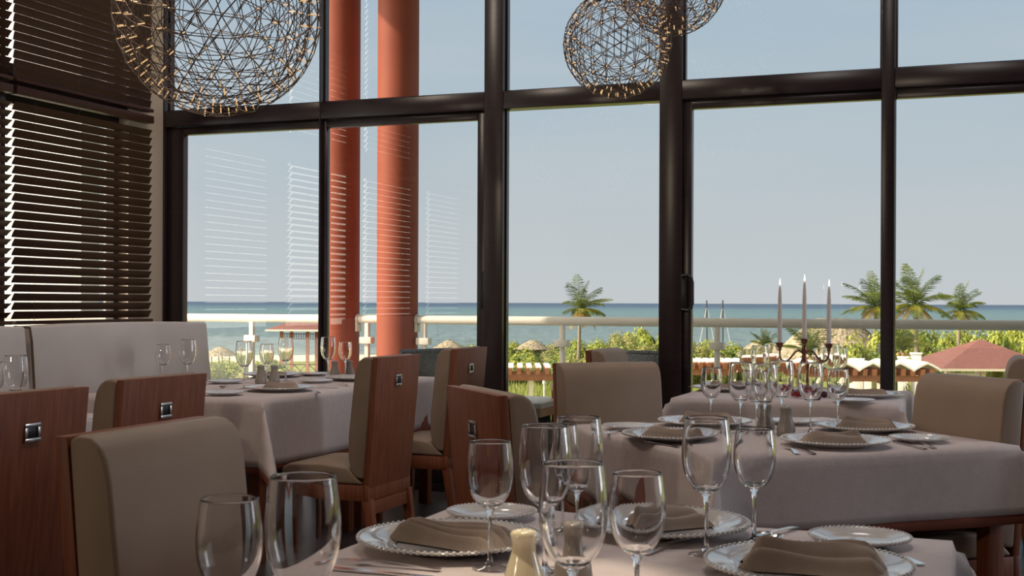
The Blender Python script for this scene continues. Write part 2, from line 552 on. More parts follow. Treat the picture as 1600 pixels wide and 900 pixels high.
# window wall: posts and transom measured on the picture (left edge = front corner, right edge = back corner)
NF, NB = WN - .05, WN + .07
NPANE = WN + .02
def post_u(pl, pr):
    return on_n(pl, NF), on_n(pr, NB)
posts = [(255, 272), (497, 513), (755, 795), (1029, 1071), (1376, 1399)]
PU = []
for i, (a, b) in enumerate(posts):
    u0, u1 = post_u(a, b)
    if i == 0: u0 = WU
    PU.append((u0, u1))
PU.append((0.85, 0.95)); PU.append((2.3, 2.4)); PU.append((4.5, 4.6))
tr_i = 0
for i, (u0, u1) in enumerate(PU):
    tr_i += 1
    st('trim_%d' % tr_i, MB().box(u0, u1, NF, NB, 0, CEIL), M['frame'], bevel=0.004)
ZT0, ZT1 = 2.405, 2.515
for i in range(len(PU) - 1):
    tr_i += 1
    st('trim_%d' % tr_i, MB().box(PU[i][1], PU[i + 1][0], NF + .004, NB - .004, ZT0, ZT1).box(PU[i][1], PU[i + 1][0], NF + .02, NB - .02, CEIL - .08, CEIL).box(PU[i][1], PU[i + 1][0], NF + .01, NB, 0, .05), M['frame'], bevel=0.003)
wi = 0
for i in range(len(PU) - 1):
    a, b = PU[i][1], PU[i + 1][0]
    wi += 1
    w = st('window_%d' % wi, MB().box(a, a + .012, NPANE - .02, NPANE + .02, ZT1, CEIL - .08).box(b - .012, b, NPANE - .02, NPANE + .02, ZT1, CEIL - .08).box(a + .012, b - .012, NPANE - .02, NPANE + .02, ZT1, ZT1 + .012), M['frame'])
    mobj('pane', MB().add([(a, NPANE, ZT1), (b, NPANE, ZT1), (b, NPANE, CEIL - .08), (a, NPANE, CEIL - .08)], [(0, 1, 2, 3)]).mesh('pane', M['pane'], smooth=False), w)
# lower bays: sliding doors except the third bay (fixed)
door_px = {0: (293, 497), 1: (515, 745), 3: (1083, 1377), 4: (1397, 1700)}
dn = 0
for i in range(len(PU) - 1):
    a, b = PU[i][1], PU[i + 1][0]
    if i == 2 or i > 4:
        wi += 1
        w = st('window_%d' % wi, MB().box(a, a + .01, NPANE - .02, NPANE + .02, .05, ZT0).box(b - .01, b, NPANE - .02, NPANE + .02, .05, ZT0), M['frame'])
        mobj('pane', MB().add([(a, NPANE, .05), (b, NPANE, .05), (b, NPANE, ZT0), (a, NPANE, ZT0)], [(0, 1, 2, 3)]).mesh('pane', M['pane'], smooth=False), w)
        continue
    dn += 1
    nf, nb = NPANE - .035, NPANE + .02
    pl, pr = door_px[i]
    ia = max(on_n(pl, nb), a + .004)          # inner opening edges
    ib = min(on_n(pr, nf), b - .004) if i != 4 else b - .05
    d = MB()
    d.box(a + .002, ia, nf, nb, .05, ZT0 - .002).box(ib, b - .002, nf, nb, .05, ZT0 - .002)
    d.box(ia, ib, nf, nb, 2.35, ZT0 - .002).box(ia, ib, nf, nb, .05, .14)
    dd = st('door_%d' % dn, d, M['frame'], bevel=0.003)
    mobj('pane', MB().add([(ia, NPANE, .14), (ib, NPANE, .14), (ib, NPANE, 2.35), (ia, NPANE, 2.35)], [(0, 1, 2, 3)]).mesh('pane', M['pane'], smooth=False), dd)
    if i == 3:
        hu = on_n(1068, NF)
        hd = 7.4
        z0, z1 = zat(1078, 487, hd), zat(1078, 429, hd)
        h = MB()
        y_ = NF - .032
        pts = [(hu, NF + .01, z0 + .02), (hu, y_, z0 + .012), (hu + .03, y_, z0 + .006), (hu + .052, y_, z0 + .022), (hu + .060, y_, z0 + .05), (hu + .060, y_, z1 - .05), (hu + .052, y_, z1 - .022), (hu + .03, y_, z1 - .006), (hu, y_, z1 - .012), (hu, NF + .01, z1 - .02)]
        h.tube(pts, .010, 10)
        h.box(hu - .016, hu + .016, NF - .006, NF + .002, z0, z1)
        h.obj('door_handle', M['black'], dd, 'black D-shaped pull handle', bevel=0.002)
    if i == 1:
        hu = on_n(753, NF)
        z0, z1 = zat(753, 482, 7.85), zat(753, 424, 7.85)
        MB().box(hu - .014, hu + .014, nf - .03, nf, z0, z1).obj('latch', M['black'], dd, 'flat black sliding door latch', bevel=0.003)

# left wall windows: frame, pane
for j, (n0, n1) in enumerate(openings):
    for (z0, z1) in ((0.95, 2.42), (2.56, 4.25)):
        wi += 1
        fr = MB()
        fr.box(WU - .14, WU - .08, n0, n0 + .05, z0, z1).box(WU - .14, WU - .08, n1 - .05, n1, z0, z1).box(WU - .14, WU - .08, n0 + .05, n1 - .05, z0, z0 + .05).box(WU - .14, WU - .08, n0 + .05, n1 - .05, z1 - .05, z1)
        w = st('window_%d' % wi, fr, M['frame'])
        mobj('pane', MB().add([(WU - .11, n0 + .05, z0 + .05), (WU - .11, n1 - .05, z0 + .05), (WU - .11, n1 - .05, z1 - .05), (WU - .11, n0 + .05, z1 - .05)], [(0, 1, 2, 3)]).mesh('pane', M['pane'], smooth=False), w)

# terrace slab, roof overhang
RN = 9.19
st('terrace_floor', MB().box(-9, 8, WN + .06, RN + .2, -.35, -.03), M['terrace'])
st('terrace_roof', MB().box(-6.0, 8, WN + .2, RN + .5, 4.75, 4.95), M['render'])
st('added_white_wall', MB().box(-20, -7.75, 9.35, 9.6, -6, 6), M['whitewall'])  # added wall outside, makes the gaps between the blind slats bright
st('building_wall', MB().box(WU - .3, RU + .3, WN - .1, WN + .05, -6, -.12).box(-9, 8, RN + .1, RN + .2, -6, -.35), M['render'])

# ---------------------------------------------------------------- sea, ground
Z_SEA, Z_G = -5.6, -5.0
rotw = Matrix.Rotation(R(YAW), 4, 'Z')
def cam_xy(x, y):
    """metres right of / ahead of the camera -> wall frame"""
    return (x * CY - y * SY, x * SY + y * CY)
sea = st('sea', MB().add([(-30000, 100, 0), (30000, 100, 0), (30000, 50000, 0), (-30000, 50000, 0)], [(0, 1, 2, 3)]), M['sea'], smooth=False)
sea.location = (0, 0, Z_SEA)
sea.rotation_euler = (0, 0, R(YAW))
g = MB()
shore = [(-120, 150), (-70, 150), (-45, 140), (-20, 146), (0, 150), (15, 152), (35, 158), (70, 165), (130, 175)]
base = [(-120, 9.6 * 0 + 10), (130, 10)]
gp = [(-120, 10), (130, 10)] + shore[::-1]
gg = MB().add([(x, y, Z_G) for x, y in gp], [tuple(range(len(gp)))])
gr = st('ground_lawn', gg, M['grass'], smooth=False)
gr.rotation_euler = (0, 0, R(YAW))
bs = MB()
for (x0, y0), (x1, y1) in zip(shore[:-1], shore[1:]):
    bs.add([(x0, y0 - 16, Z_G + .02), (x1, y1 - 16, Z_G + .02), (x1, y1, Z_G + .02), (x0, y0, Z_G + .02)], [(0, 1, 2, 3)])
    bs.add([(x0, y0, Z_G + .02), (x1, y1, Z_G + .02), (x1, y1 + 12, Z_SEA - .2), (x0, y0 + 12, Z_SEA - .2)], [(0, 1, 2, 3)])
bo = st('beach', bs, M['sand'], smooth=False)
bo.rotation_euler = (0, 0, R(YAW))

# ================================================================ OBJECTS: BLINDS
def slat_mesh(length, tilt, wid=.050):
    s = MB()
    c, sn = math.cos(tilt), math.sin(tilt)
    prof = []
    for t in (-1, -.4, .4, 1):
        a = t * wid / 2
        b = .0022 * (1 - t * t) + .0014
        prof.append((a, b))
    for t in (1, .4, -.4, -1):
        a = t * wid / 2
        b = .0022 * (1 - t * t) - .0014
        prof.append((a, b))
    # inner edge (+x) up, outer edge down
    poly = [(a * c - b * sn, a * sn + b * c) for a, b in prof]
    n = len(poly)
    vs_ = [(x, 0, z) for x, z in poly] + [(x, length, z) for x, z in poly]
    fs_ = [tuple(range(n)), tuple(range(n, 2 * n))[::-1]] + [(i, (i + 1) % n, n + (i + 1) % n, n + i) for i in range(n)]
    s.add(vs_, fs_)
    return s.mesh('slat', M['slat'], angle=50)
def blind(n0, n1, z0, z1, tilt, label, pitch=.053):
    L = n1 - n0
    uc = WU + .045
    t = thing('venetian_blind', label, 'blind', (uc, n0, z0), 0, 'dark venetian blinds on the left wall')
    me = slat_mesh(L, tilt)
    MB().box(-.028, .028, 0, L, z1 - z0 - .05, z1 - z0).obj('head_rail', M['slat'], t, bevel=.003)
    MB().box(-.026, .026, 0, L, 0, .022).obj('bottom_rail', M['slat'], t, bevel=.003)
    z = .055
    while z < z1 - z0 - .07:
        mobj('slat', me, t, loc=(0, 0, z))
        z += pitch
    for f in (.12, .42, .76):
        cm = MB()
        for dx in (-.02, .02):
            cm.tube([(dx, L * f, .01), (dx, L * f, z1 - z0 - .04)], .0011, 4)
        cm.obj('ladder_cord', M['wick'], t)
    return t
bz = (1.06, 2.45, 2.475, 4.40)
bl = [(5.765, 7.045), (4.43, 5.735), (3.06, 4.40), (1.68, 3.03)]
tilts = [(61, 76), (38, 50), (56, 60), (56, 60)]
lab = ['farthest along the left wall, beside the beige corner strip', 'second from the corner on the left wall', 'third from the corner on the left wall', 'nearest the camera on the left wall']
for (n0, n1), (t0, t1), lb in zip(bl, tilts, lab):
    blind(n0, n1, bz[0], bz[1], R(t0), 'dark brown lower slatted blind, ' + lb)
    blind(n0, n1, bz[2], bz[3], R(t1), 'dark brown upper slatted blind, ' + lb)

# ================================================================ CHAIRS
CW, CH = .45, .95
def make_chair(label):
    t = thing('dining_chair', label, 'chair', group='cherry wood and taupe dining chairs')
    w = CW / 2
    lean = .055      # top lies further back than the bottom
    def yb(z):       # outer face of the back panel
        return lean * (1 - (z - .3) / .65)
    # wooden back panel
    p = MB()
    z0, z1 = .30, CH
    wt, wb_ = w, w - .006
    p.hexa([(-wb_, yb(z0), z0), (wb_, yb(z0), z0), (wb_, yb(z0) + .028, z0), (-wb_, yb(z0) + .028, z0)],
           [(-wt, yb(z1), z1), (wt, yb(z1), z1), (wt, yb(z1) + .028, z1), (-wt, yb(z1) + .028, z1)])
    bp_ = p.obj('back_panel', M['wood'], t, bevel=.002)
    # metal finger pull
    hzz = .838
    y = yb(hzz)
    h = MB()
    a, b = .030, .026
    ia, ib = .020, .013
    out = [(-a, -b), (a, -b), (a, b), (-a, b)]
    inn = [(-ia, -ib), (0, -ib - .003), (ia, -ib), (ia, ib), (0, ib + .003), (-ia, ib)]
    h.box(-a, a, y - .006, y + .001, hzz - b, hzz - ib - .002).box(-a, a, y - .006, y + .001, hzz + ib + .002, hzz + b)
    h.box(-a, -ia, y - .006, y + .001, hzz - ib - .002, hzz + ib + .002).box(ia, a, y - .006, y + .001, hzz - ib - .002, hzz + ib + .002)
    hp = h.obj('handle_plate', M['chrome'], t, bevel=.0015)
    MB().box(-ia, ia, y - .0025, y + .002, hzz - ib - .002, hzz + ib + .002).obj('finger_recess', M['black'], hp, bevel=.001)
    # back cushion: side profile with a rounded top towards the front
    prof = [(yb(.40) + .028, .40), (yb(.94) + .028, .945), (yb(.94) + .05, .953), (yb(.94) + .075, .95), (yb(.94) + .098, .936), (yb(.94) + .112, .91), (yb(.9) + .118, .87),
            (yb(.6) + .122, .60), (yb(.5) + .115, .50), (yb(.45) + .10, .44), (yb(.42) + .07, .405)]
    c = MB().prismx(prof, -w + .001, w - .001)
    c.obj('back_cushion', M['cushion'], t, bevel=.010, bseg=3)
    # seat cushion, tucked against the back
    s = MB().prismx([(yb(.4) + .032, .375), (yb(.4) + .11, .45), (.30, .463), (.46, .455), (.498, .435), (.50, .40), (.495, .375)], -w, w)
    s.obj('seat_cushion', M['cushion'], t, bevel=.012, bseg=3)
    f = MB()
    f.box(-w + .002, w - .002, .05, .075, .30, .372).box(-w + .002, w - .002, .465, .49, .30, .372)
    f.box(-w + .002, -w + .027, .075, .465, .30, .372).box(w - .027, w - .002, .075, .465, .30, .372)
    f.obj('seat_frame', M['wood'], t, bevel=.002)
    for sx in (-1, 1):
        for (yy, splay) in ((.062, -.045), (.468, .0)):
            x0 = sx * (w - .024)
            lg = MB()
            q = .021
            lg.hexa([(x0 - q * .8, yy + splay - q * .8, 0), (x0 + q * .8, yy + splay - q * .8, 0), (x0 + q * .8, yy + splay + q * .8, 0), (x0 - q * .8, yy + splay + q * .8, 0)],
                    [(x0 - q, yy - q, .31), (x0 + q, yy - q, .31), (x0 + q, yy + q, .31), (x0 - q, yy + q, .31)])
            lg.obj('leg', M['wood'], t, bevel=.002)
    lr = MB().box(-w + .045, w - .045, .045, .068, .235, .298)
    lr.obj('stretcher', M['wood'], t, bevel=.002)
    return t
A_ANG = 41.6
ca, sa = math.cos(R(A_ANG)), math.sin(R(A_ANG))
B0 = (-.70, 3.56)
def tb(a, b):
    return (B0[0] + a * ca - b * sa, B0[1] + a * sa + b * ca)
def c3(p, z=0):
    return (p[0], p[1], z)
chairs = [
    (c3((-2.43, 2.745)), 90, 'wood-backed chair cut off by the left picture edge, chrome pull facing the camera'),
    (c3((-2.525, 3.475)), 90, 'wood-backed chair at the bench table, right behind the big foreground cushion'),
    (c3((-1.60, 2.085)), -90, 'large foreground chair at lower left showing its taupe back cushion and wooden edge'),
    (c3((-2.53, 5.255)), 90, 'chair at the long bench table, its tall wooden back beside the hanging cloth corner'),
    (c3((-2.625, 6.365)), 90, 'farther chair at the long bench table, lighter wood in front of the dark window post'),
    (c3(tb(-.675, .235)), A_ANG - 90, 'chair in the middle with dark wooden back and cushion turned to the right'),
    (c3(tb(.40, 1.655)), A_ANG - 180, 'square taupe cushion chair behind the middle table, facing the camera'),
    (c3(tb(1.25, .335)), A_ANG + 90, 'taupe cushion chair at the right side of the middle table'),
    (c3((.235, 6.47)), 90, 'chair cut by the right picture edge, right of the candelabra table'),
    (c3((-1.955, 6.52)), -90, 'small distant chair left of the candelabra table, seen above the square cushion chair'),
]
ch0 = make_chair(chairs[0][2])
ch0.location = chairs[0][0]
ch0.rotation_euler = (0, 0, R(chairs[0][1]))
for loc, a, lb in chairs[1:]:
    dup(ch0, loc, R(a), lb)

# ================================================================ BENCH
def bench(n0, n1, label):
    t = thing('banquette', label, 'bench', (-4.35, n0, 0), 0, 'pale upholstered banquette along the left wall')
    L = n1 - n0
    def back(i, j):
        pass
    m = MB()
    ny, nz = 10, 8
    # front and rear skins with crowned top, ends flaring towards the floor
    def pt(side, f, g):
        z = .42 + g * (1.085 - .42 - .012 * (abs(f - .5) * 2) ** 3)
        fl = .035 * (1 - g) ** 1.3
        y = (-fl + f * (L + 2 * fl))
        bul = .018 * math.sin(math.pi * f) ** .5 * math.sin(math.pi * min(1, g * .9 + .1))
        x = (.0 + bul + .05 * (1 - g)) if side == 0 else -.11
        return (x, y, z)
    vs_, fs_ = [], []
    for side in (0, 1):
        for j in range(nz + 1):
            for i in range(ny + 1):
                vs_.append(pt(side, i / ny, j / nz))
    W = ny + 1
    o2 = W * (nz + 1)
    for j in range(nz):
        for i in range(ny):
            a = j * W + i
            fs_.append((a, a + 1, a + W + 1, a + W))
            fs_.append((o2 + a, o2 + a + W, o2 + a + W + 1, o2 + a + 1))
    for i in range(ny):
        fs_.append((i, o2 + i, o2 + i + 1, i + 1))
        a = nz * W + i
        fs_.append((a, a + 1, o2 + a + 1, o2 + a))
    for j in range(nz):
        a = j * W
        fs_.append((a, a + W, o2 + a + W, o2 + a))
        a = j * W + ny
        fs_.append((a, o2 + a, o2 + a + W, a + W))
    m.add(vs_, fs_)
    m.obj('backrest', M['bench'], t, bevel=.012, bseg=3, angle=50)
    MB().box(-.02, .40, .01, L - .01, .32, .435).obj('seat', M['bench'], t, bevel=.02, bseg=3)
    MB().box(-.10, .36, .02, L - .02, 0, .318).obj('base', M['wood_edge'], t)
    sm = MB().tube([(.045, -.012, .46), (.03, .0, .75), (.01, .002, 1.0), (-.004, .004, 1.068), (-.10, .004, 1.072)], .006, 6)
    sm.obj('piping', M['seam'], t)
bench(4.88, 6.37, 'pale mauve banquette segment behind the long bench table, beside the terrace door')
bench(3.36, 4.85, 'pale mauve banquette segment at the left picture edge')

# ================================================================ TABLES AND CLOTHS
def cloth_mesh(wx, wy, hang, seed=0, off=0.0, m='cloth', wav=.012, rx=None):
    """square cloth lying on a table wx by wy (origin = corner 0,0), hanging down on all sides with folded corners"""
    r_ = random.Random(seed)
    ph = [r_.uniform(0, 6.28) for _ in range(8)]
    e = .006
    def axis(w):
        n_in, n_out = 10, 9
        xs = [-hang * (1 - k / n_out) for k in range(n_out)]
        xs += [w * k / n_in for k in range(n_in + 1)]
        xs += [w + hang * (k + 1) / n_out for k in range(n_out)]
        return xs
    X, Y = axis(wx), axis(wy)
    out = []
    for y in Y:
        for x in X:
            dx = -x if x < 0 else (x - wx if x > wx else 0)
            dy = -y if y < 0 else (y - wy if y > wy else 0)
            sx = -1 if x < 0 else 1
            sy = -1 if y < 0 else 1
            bx = min(max(x, 0), wx)
            by = min(max(y, 0), wy)
            if dx == 0 and dy == 0:
                out.append((x, y, off + .0006 * math.sin(9 * x + ph[0]) * math.sin(8 * y + ph[1])))
            elif dy == 0:
                s = dx
                o = e + off + wav * (s / hang) * (math.sin(11 * y + ph[2] + sx) + .5 * math.sin(23 * y + ph[3])) * .6 + .010 * (s / hang)
                out.append((bx + sx * o, y, -max(0, s - .008) + off))
            elif dx == 0:
                s = dy
                o = e + off + wav * (s / hang) * (math.sin(10 * x + ph[4] + sy) + .5 * math.sin(21 * x + ph[5])) * .6 + .010 * (s / hang)
                out.append((x, by + sy * o, -max(0, s - .008) + off))
            else:
                r = math.hypot(dx, dy)
                phi = math.atan2(dy, dx)
                k = math.sin(2 * phi)
                fl = .52 * r * k ** .8
                # fold leans to one side of the corner
                ang = phi * .55 + .45 * (math.pi / 4)
                ox = e + off + fl * math.cos(ang) + .010 * (r / hang)
                oy = e + off + fl * math.sin(ang) + .010 * (r / hang)
                if phi < .2: oy = (e + off) * phi / .2 + fl * math.sin(ang)
                if phi > math.pi / 2 - .2: ox = (e + off) * (math.pi / 2 - phi) / .2 + fl * math.cos(ang)
                zz = -max(0, math.sqrt(max(0, r * r - (fl * .9) ** 2)) - .008) + off
                out.append((bx + sx * ox, by + sy * oy, zz))
    W = len(X)
    mb = MB().add(out, [(j * W + i, j * W + i + 1, (j + 1) * W + i + 1, (j + 1) * W + i) for j in range(len(Y) - 1) for i in range(W - 1)])
    return mb
def table(origin, ang, wx, wy, hang, tl, cl, seed, ul, group='cloth-covered restaurant tables'):
    t = thing('dining_table', tl, 'table', (origin[0], origin[1], 0), R(ang), group)
    MB().box(.012, wx - .012, .012, wy - .012, TH - .035, TH - .008).obj('tabletop', M['wood_edge'], t, bevel=.003)
    MB().box(.05, wx - .05, .05, .075, TH - .11, TH - .036).box(.05, wx - .05, wy - .075, wy - .05, TH - .11, TH - .036).box(.05, .075, .075, wy - .075, TH - .11, TH - .036).box(wx - .075, wx - .05, .075, wy - .075, TH - .11, TH - .036).obj('apron', M['wood'], t)
    for x in (.03, wx - .09):
        for y in (.03, wy - .09):
            MB().box(x, x + .06, y, y + .06, 0, TH - .036).obj('leg', M['wood'], t, bevel=.003)
    u = cloth_mesh(wx, wy, hang + .028, seed + 50, -.004, wav=.010).obj('undercloth', M['under'], None, fixn=False, angle=80)
    u.location = (origin[0], origin[1], TH)
    u.rotation_euler = (0, 0, R(ang))
    setp(u, ul, 'tablecloth', 'rust red undercloths')
    so = u.modifiers.new('thickness', 'SOLIDIFY'); so.thickness = .0015; so.offset = -1
    c = cloth_mesh(wx, wy, hang, seed, 0).obj('tablecloth', M['cloth'], None, fixn=False, angle=80)
    c.location = (origin[0], origin[1], TH + .001)
    c.rotation_euler = (0, 0, R(ang))
    setp(c, cl, 'tablecloth', 'pale mauve tablecloths')
    so = c.modifiers.new('thickness', 'SOLIDIFY'); so.thickness = .0015; so.offset = 1
table((-1.08, .78), 0, 1.03, 1.73, .25, 'foreground table at the bottom of the picture, set with plates and glasses', 'pale cloth on the foreground table at the bottom', 1, 'rust undercloth below the foreground table cloth')
table(B0, A_ANG, 1.09, 1.05, .22, 'middle table turned at an angle, between square cushion chair and right chair', 'dark shaded mauve cloth on the angled middle table', 2, 'rust undercloth peeping out below the angled middle table cloth')
table((-4.05, 4.90), 0, 1.0, .98, .31, 'near table of the row before the pale bench', 'pale cloth with hanging corner on the near bench table', 3, 'rust undercloth of the near bench table')
table((-4.05, 5.90), 0, 1.0, .97, .29, 'far table of the row before the pale bench, by the terrace door', 'pale cloth on the far bench table, lit by the terrace door', 4, 'rust undercloth of the far bench table')
table((-1.37, 5.79), 0, 1.03, .97, .26, 'table by the window carrying the candelabra', 'pale cloth on the candelabra table by the window', 5, 'rust undercloth of the candelabra table')
table((-4.22, 3.02), 0, 1.0, 1.05, .27, 'table behind the two wood-backed chairs at far left', 'pale cloth glimpsed between the two wood-backed chairs at far left', 6, 'rust undercloth of the table at far left')

# ================================================================ GLASSES
def make_glass(h, w, big, label, name='wine_glass'):
    t = thing(name, label, 'glass', group='empty stemmed wine glasses')
    R_ = w / 2
    zs = h * (.44 if big else .47)          # where the bowl starts
    hb = h - zs
    pr = [(0, 0), (.006, .0005), (.012, .003), (.55 * R_ * 1.0, .05 * hb * 1.6), (.80 * R_, .20 * hb), (.95 * R_, .36 * hb), (R_, .52 * hb), (.985 * R_, .68 * hb), (.93 * R_, .85 * hb), (.865 * R_, 1.0 * hb)]
    # smooth the profile
    def sub(p):
        o = [p[0]]
        for a, b in zip(p[:-1], p[1:]):
            o.append((a[0] * .75 + b[0] * .25, a[1] * .75 + b[1] * .25))
            o.append((a[0] * .25 + b[0] * .75, a[1] * .25 + b[1] * .75))
        o.append(p[-1])
        return o
    outer = sub(sub(pr[:]))
    th = .0019
    inner = [(max(0, r - th), z + (.004 if r < R_ * .5 else .001)) for r, z in outer if z > .002 or r > .01]
    rim = [(outer[-1][0] - th * .5, outer[-1][1] + th * .6)]
    prof = outer + rim + inner[::-1][1:] + [(0, inner[0][1] + .001)]
    MB().lathe(prof, 48, (0, 0, zs)).obj('bowl', M['glass'], t, angle=75)
    s = MB().lathe([(0, .0065), (.0095, .0072), (.0055, .012), (.0038, .022), (.0032, .5 * zs), (.0035, zs - .018), (.0048, zs - .008), (.0075, zs - .002), (.0078, zs - .0006), (0, zs - .0006)], 20)
    s.obj('stem', M['glass'], t, angle=75)
    rf = .36 * w if big else .38 * w
    MB().lathe([(0, 0), (rf * .98, 0), (rf, .0012), (rf * .95, .0022), (rf * .5, .0038), (.012, .0058), (.0092, .0062), (0, .0062)], 40).obj('foot', M['glass'], t, angle=60)
    return t
HL, HS = .244, .214
def gl_pos(kind, px, py=None, d=None):
    h = HL if kind == 'L' else HS
    if d is None:
        d = dep(px, py, EYE - TH - h)
    u, n = at(px, d)
    return (u, n, TH + .0022)
glasses = [
    ('L', 475, 747, None, 'large wine glass at bottom left of the foreground table, the biggest in the picture'),
    ('S', 360, 782, None, 'small wine glass at the bottom left edge, left of the biggest glass'),
    ('S', 767, 692, None, 'small wine glass standing alone before the left charger on the foreground table'),
    ('L', 897, 726, None, 'large wine glass in the foreground, front of the cluster behind the shakers'),
    ('S', 997, 742, None, 'small wine glass in the foreground, right of the cluster behind the shakers'),
    ('L', 853, 667, None, 'large wine glass at the left of the foreground cluster'),
    ('L', 905, 654, None, 'large wine glass at the rear of the foreground cluster'),
    ('S', 874, 664, None, 'small wine glass half hidden inside the foreground cluster'),
    ('L', 1105, 655, None, 'large wine glass of the pair standing right of the napkin plate'),
    ('S', 1180, 672, None, 'small wine glass of the pair, beside the forks and spoons'),
    ('S', 1112, 576, None, 'small wine glass at the left end of the row on the middle table'),
    ('L', 1158, 568, None, 'large wine glass left in the tight group on the middle table'),
    ('S', 1183, 581, None, 'small wine glass at the front of the tight group on the middle table'),
    ('L', 1196, 570, None, 'large wine glass in the centre of the tight group on the middle table'),
    ('L', 1222, 565, None, 'large wine glass right in the tight group on the middle table'),
    ('L', 1267, 568, None, 'large wine glass second from the right on the middle table'),
    ('S', 1310, 578, None, 'small wine glass at the right end of the row on the middle table'),
    ('L', 1300, None, 6.32, 'large wine glass right of the candelabra'),
    ('S', 1313, None, 6.62, 'small wine glass right of the candelabra, behind the large one'),
    ('S', 1282, None, 6.65, 'small wine glass under the right candle'),
    ('L', 1188, None, 6.05, 'large wine glass left of the candelabra'),
    ('S', 1168, None, 6.35, 'small wine glass left of the candelabra, near the window handle'),
    ('L', 1207, None, 6.45, 'large wine glass just under the left candle'),
    ('L', 382, None, 6.42, 'large wine glass at the left of the bench table, before the sea view'),
    ('S', 417, None, 6.85, 'small wine glass behind the shakers on the bench table'),
    ('L', 447, None, 7.05, 'large wine glass before the beach gazebo on the bench table'),
    ('L', 513, None, 7.22, 'large wine glass before the dark mullion on the bench table'),
    ('S', 540, None, 7.32, 'small wine glass before the terracotta column on the bench table'),
    ('S', 255, None, 6.72, 'small wine glass standing out against the pale bench'),
    ('L', 294, None, 6.62, 'large wine glass standing out against the pale bench'),
    ('L', 25, None, 4.62, 'large wine glass at the left picture edge'),
    ('S', -10, None, 4.72, 'small wine glass cut by the left picture edge'),
]
proto = {}
for kind, px, py, d, lb in glasses:
    loc = gl_pos(kind, px, py, d)
    if kind not in proto:
        g_ = make_glass(HL if kind == 'L' else HS, .089 if kind == 'L' else .079, kind == 'L', lb)
        g_.location = loc
        proto[kind] = g_
    else:
        dup(proto[kind], loc, rnd.uniform(0, 6), lb)

# ================================================================ PLATES
def make_plate(rad, big, label):
    t = thing('charger_plate' if big else 'bread_plate', label, 'plate', group='beaded charger plates' if big else 'small beaded bread plates')
    hr = .022 if big else .016
    prof = [(0, 0), (rad * .55, 0), (rad * .6, .004), (rad * .97, hr - .003), (rad, hr), (rad * .985, hr + .002), (rad * .72, hr - .006), (rad * .66, .009), (rad * .60, .006), (0, .0055)]
    pm = MB().lathe(prof, 72)
    pm.obj('dish', M['charger'] if big else M['china'], t, angle=35)
    b = MB()
    nb = 84 if big else 60
    br = rad * math.pi / nb * .72
    for k in range(nb):
        a = 2 * math.pi * k / nb
        b.lathe([(0, -br), (br * .8, -br * .5), (br, 0), (br * .8, br * .6), (0, br)], 6, (rad * .985 * math.cos(a), rad * .985 * math.sin(a), hr + .0005))
    b.obj('beaded_rim', M['china'], t, angle=80)
    if big:
        ri = MB().lathe([(rad * .575, .0061), (rad * .58, .0085), (rad * .595, .0095), (rad * .61, .0085), (rad * .612, .0061)], 64)
        ri.obj('inner_ring', M['chrome'], t)
    return t
chargers = [
    (705, 845, .435, 'charger plate with pleated napkin at left of the foreground table'),
    (1036, 821, .435, 'charger plate with napkin at the far edge of the foreground table, behind the glasses'),
    (1264, 886, .435, 'charger plate with napkin cut by the bottom picture edge'),
    (1306, 689, .432, 'charger plate nearest the front edge of the middle table'),
    (1352, 667, .432, 'charger plate beside the right chair on the middle table'),
    (1054, 680, .432, 'charger plate at the left side of the middle table'),
    (1102, 659, .432, 'charger plate at the far side of the middle table'),
    (437, 606, .432, 'charger plate with napkin at the front corner of the bench table'),
    (425, 585, .432, 'charger plate behind the shakers on the bench table'),
    (556, 590, .432, 'charger plate half hidden by the chair at the bench table'),
    (1350, 616, .432, 'charger plate with napkin at right of the candelabra'),
    (1135, 606, .432, 'charger plate with napkin at left of the candelabra'),
]
bread = [
    (770, 804, .44, 'bread plate at the back left of the foreground table'),
    (1345, 844, .44, 'empty bread plate at the right corner of the foreground table'),
    (1437, 687, .44, 'bread plate near the right corner of the middle table'),
    (985, 668, .44, 'bread plate at the left corner of the middle table'),
    (1240, 660, .44, 'bread plate behind the shakers on the middle table'),
    (350, 615, .44, 'bread plate at the front left of the bench table'),
    (352, 597, .44, 'bread plate farther back on the left of the bench table'),
    (494, 596, .44, 'bread plate in the middle of the bench table'),
    (490, 585, .44, 'bread plate at the back of the bench table before the gazebo'),
    (1334, 627, .44, 'bread plate at the front right of the candelabra table'),
]
ch_loc = []
p0 = None
for px, py, dr, lb in chargers:
    d = dep(px, py, dr)
    u, n = at(px, d)
    loc = (u, n, TH + .0023)
    ch_loc.append(loc)
    if p0 is None:
        p0 = make_plate(.17, True, lb); p0.location = loc
    else:
        dup(p0, loc, 0, lb)
p1 = None
for px, py, dr, lb in bread:
    u, n = at(px, dep(px, py, dr))
    loc = (u, n, TH + .0023)
    if p1 is None:
        p1 = make_plate(.093, False, lb); p1.location = loc
    else:
        dup(p1, loc, 0, lb)

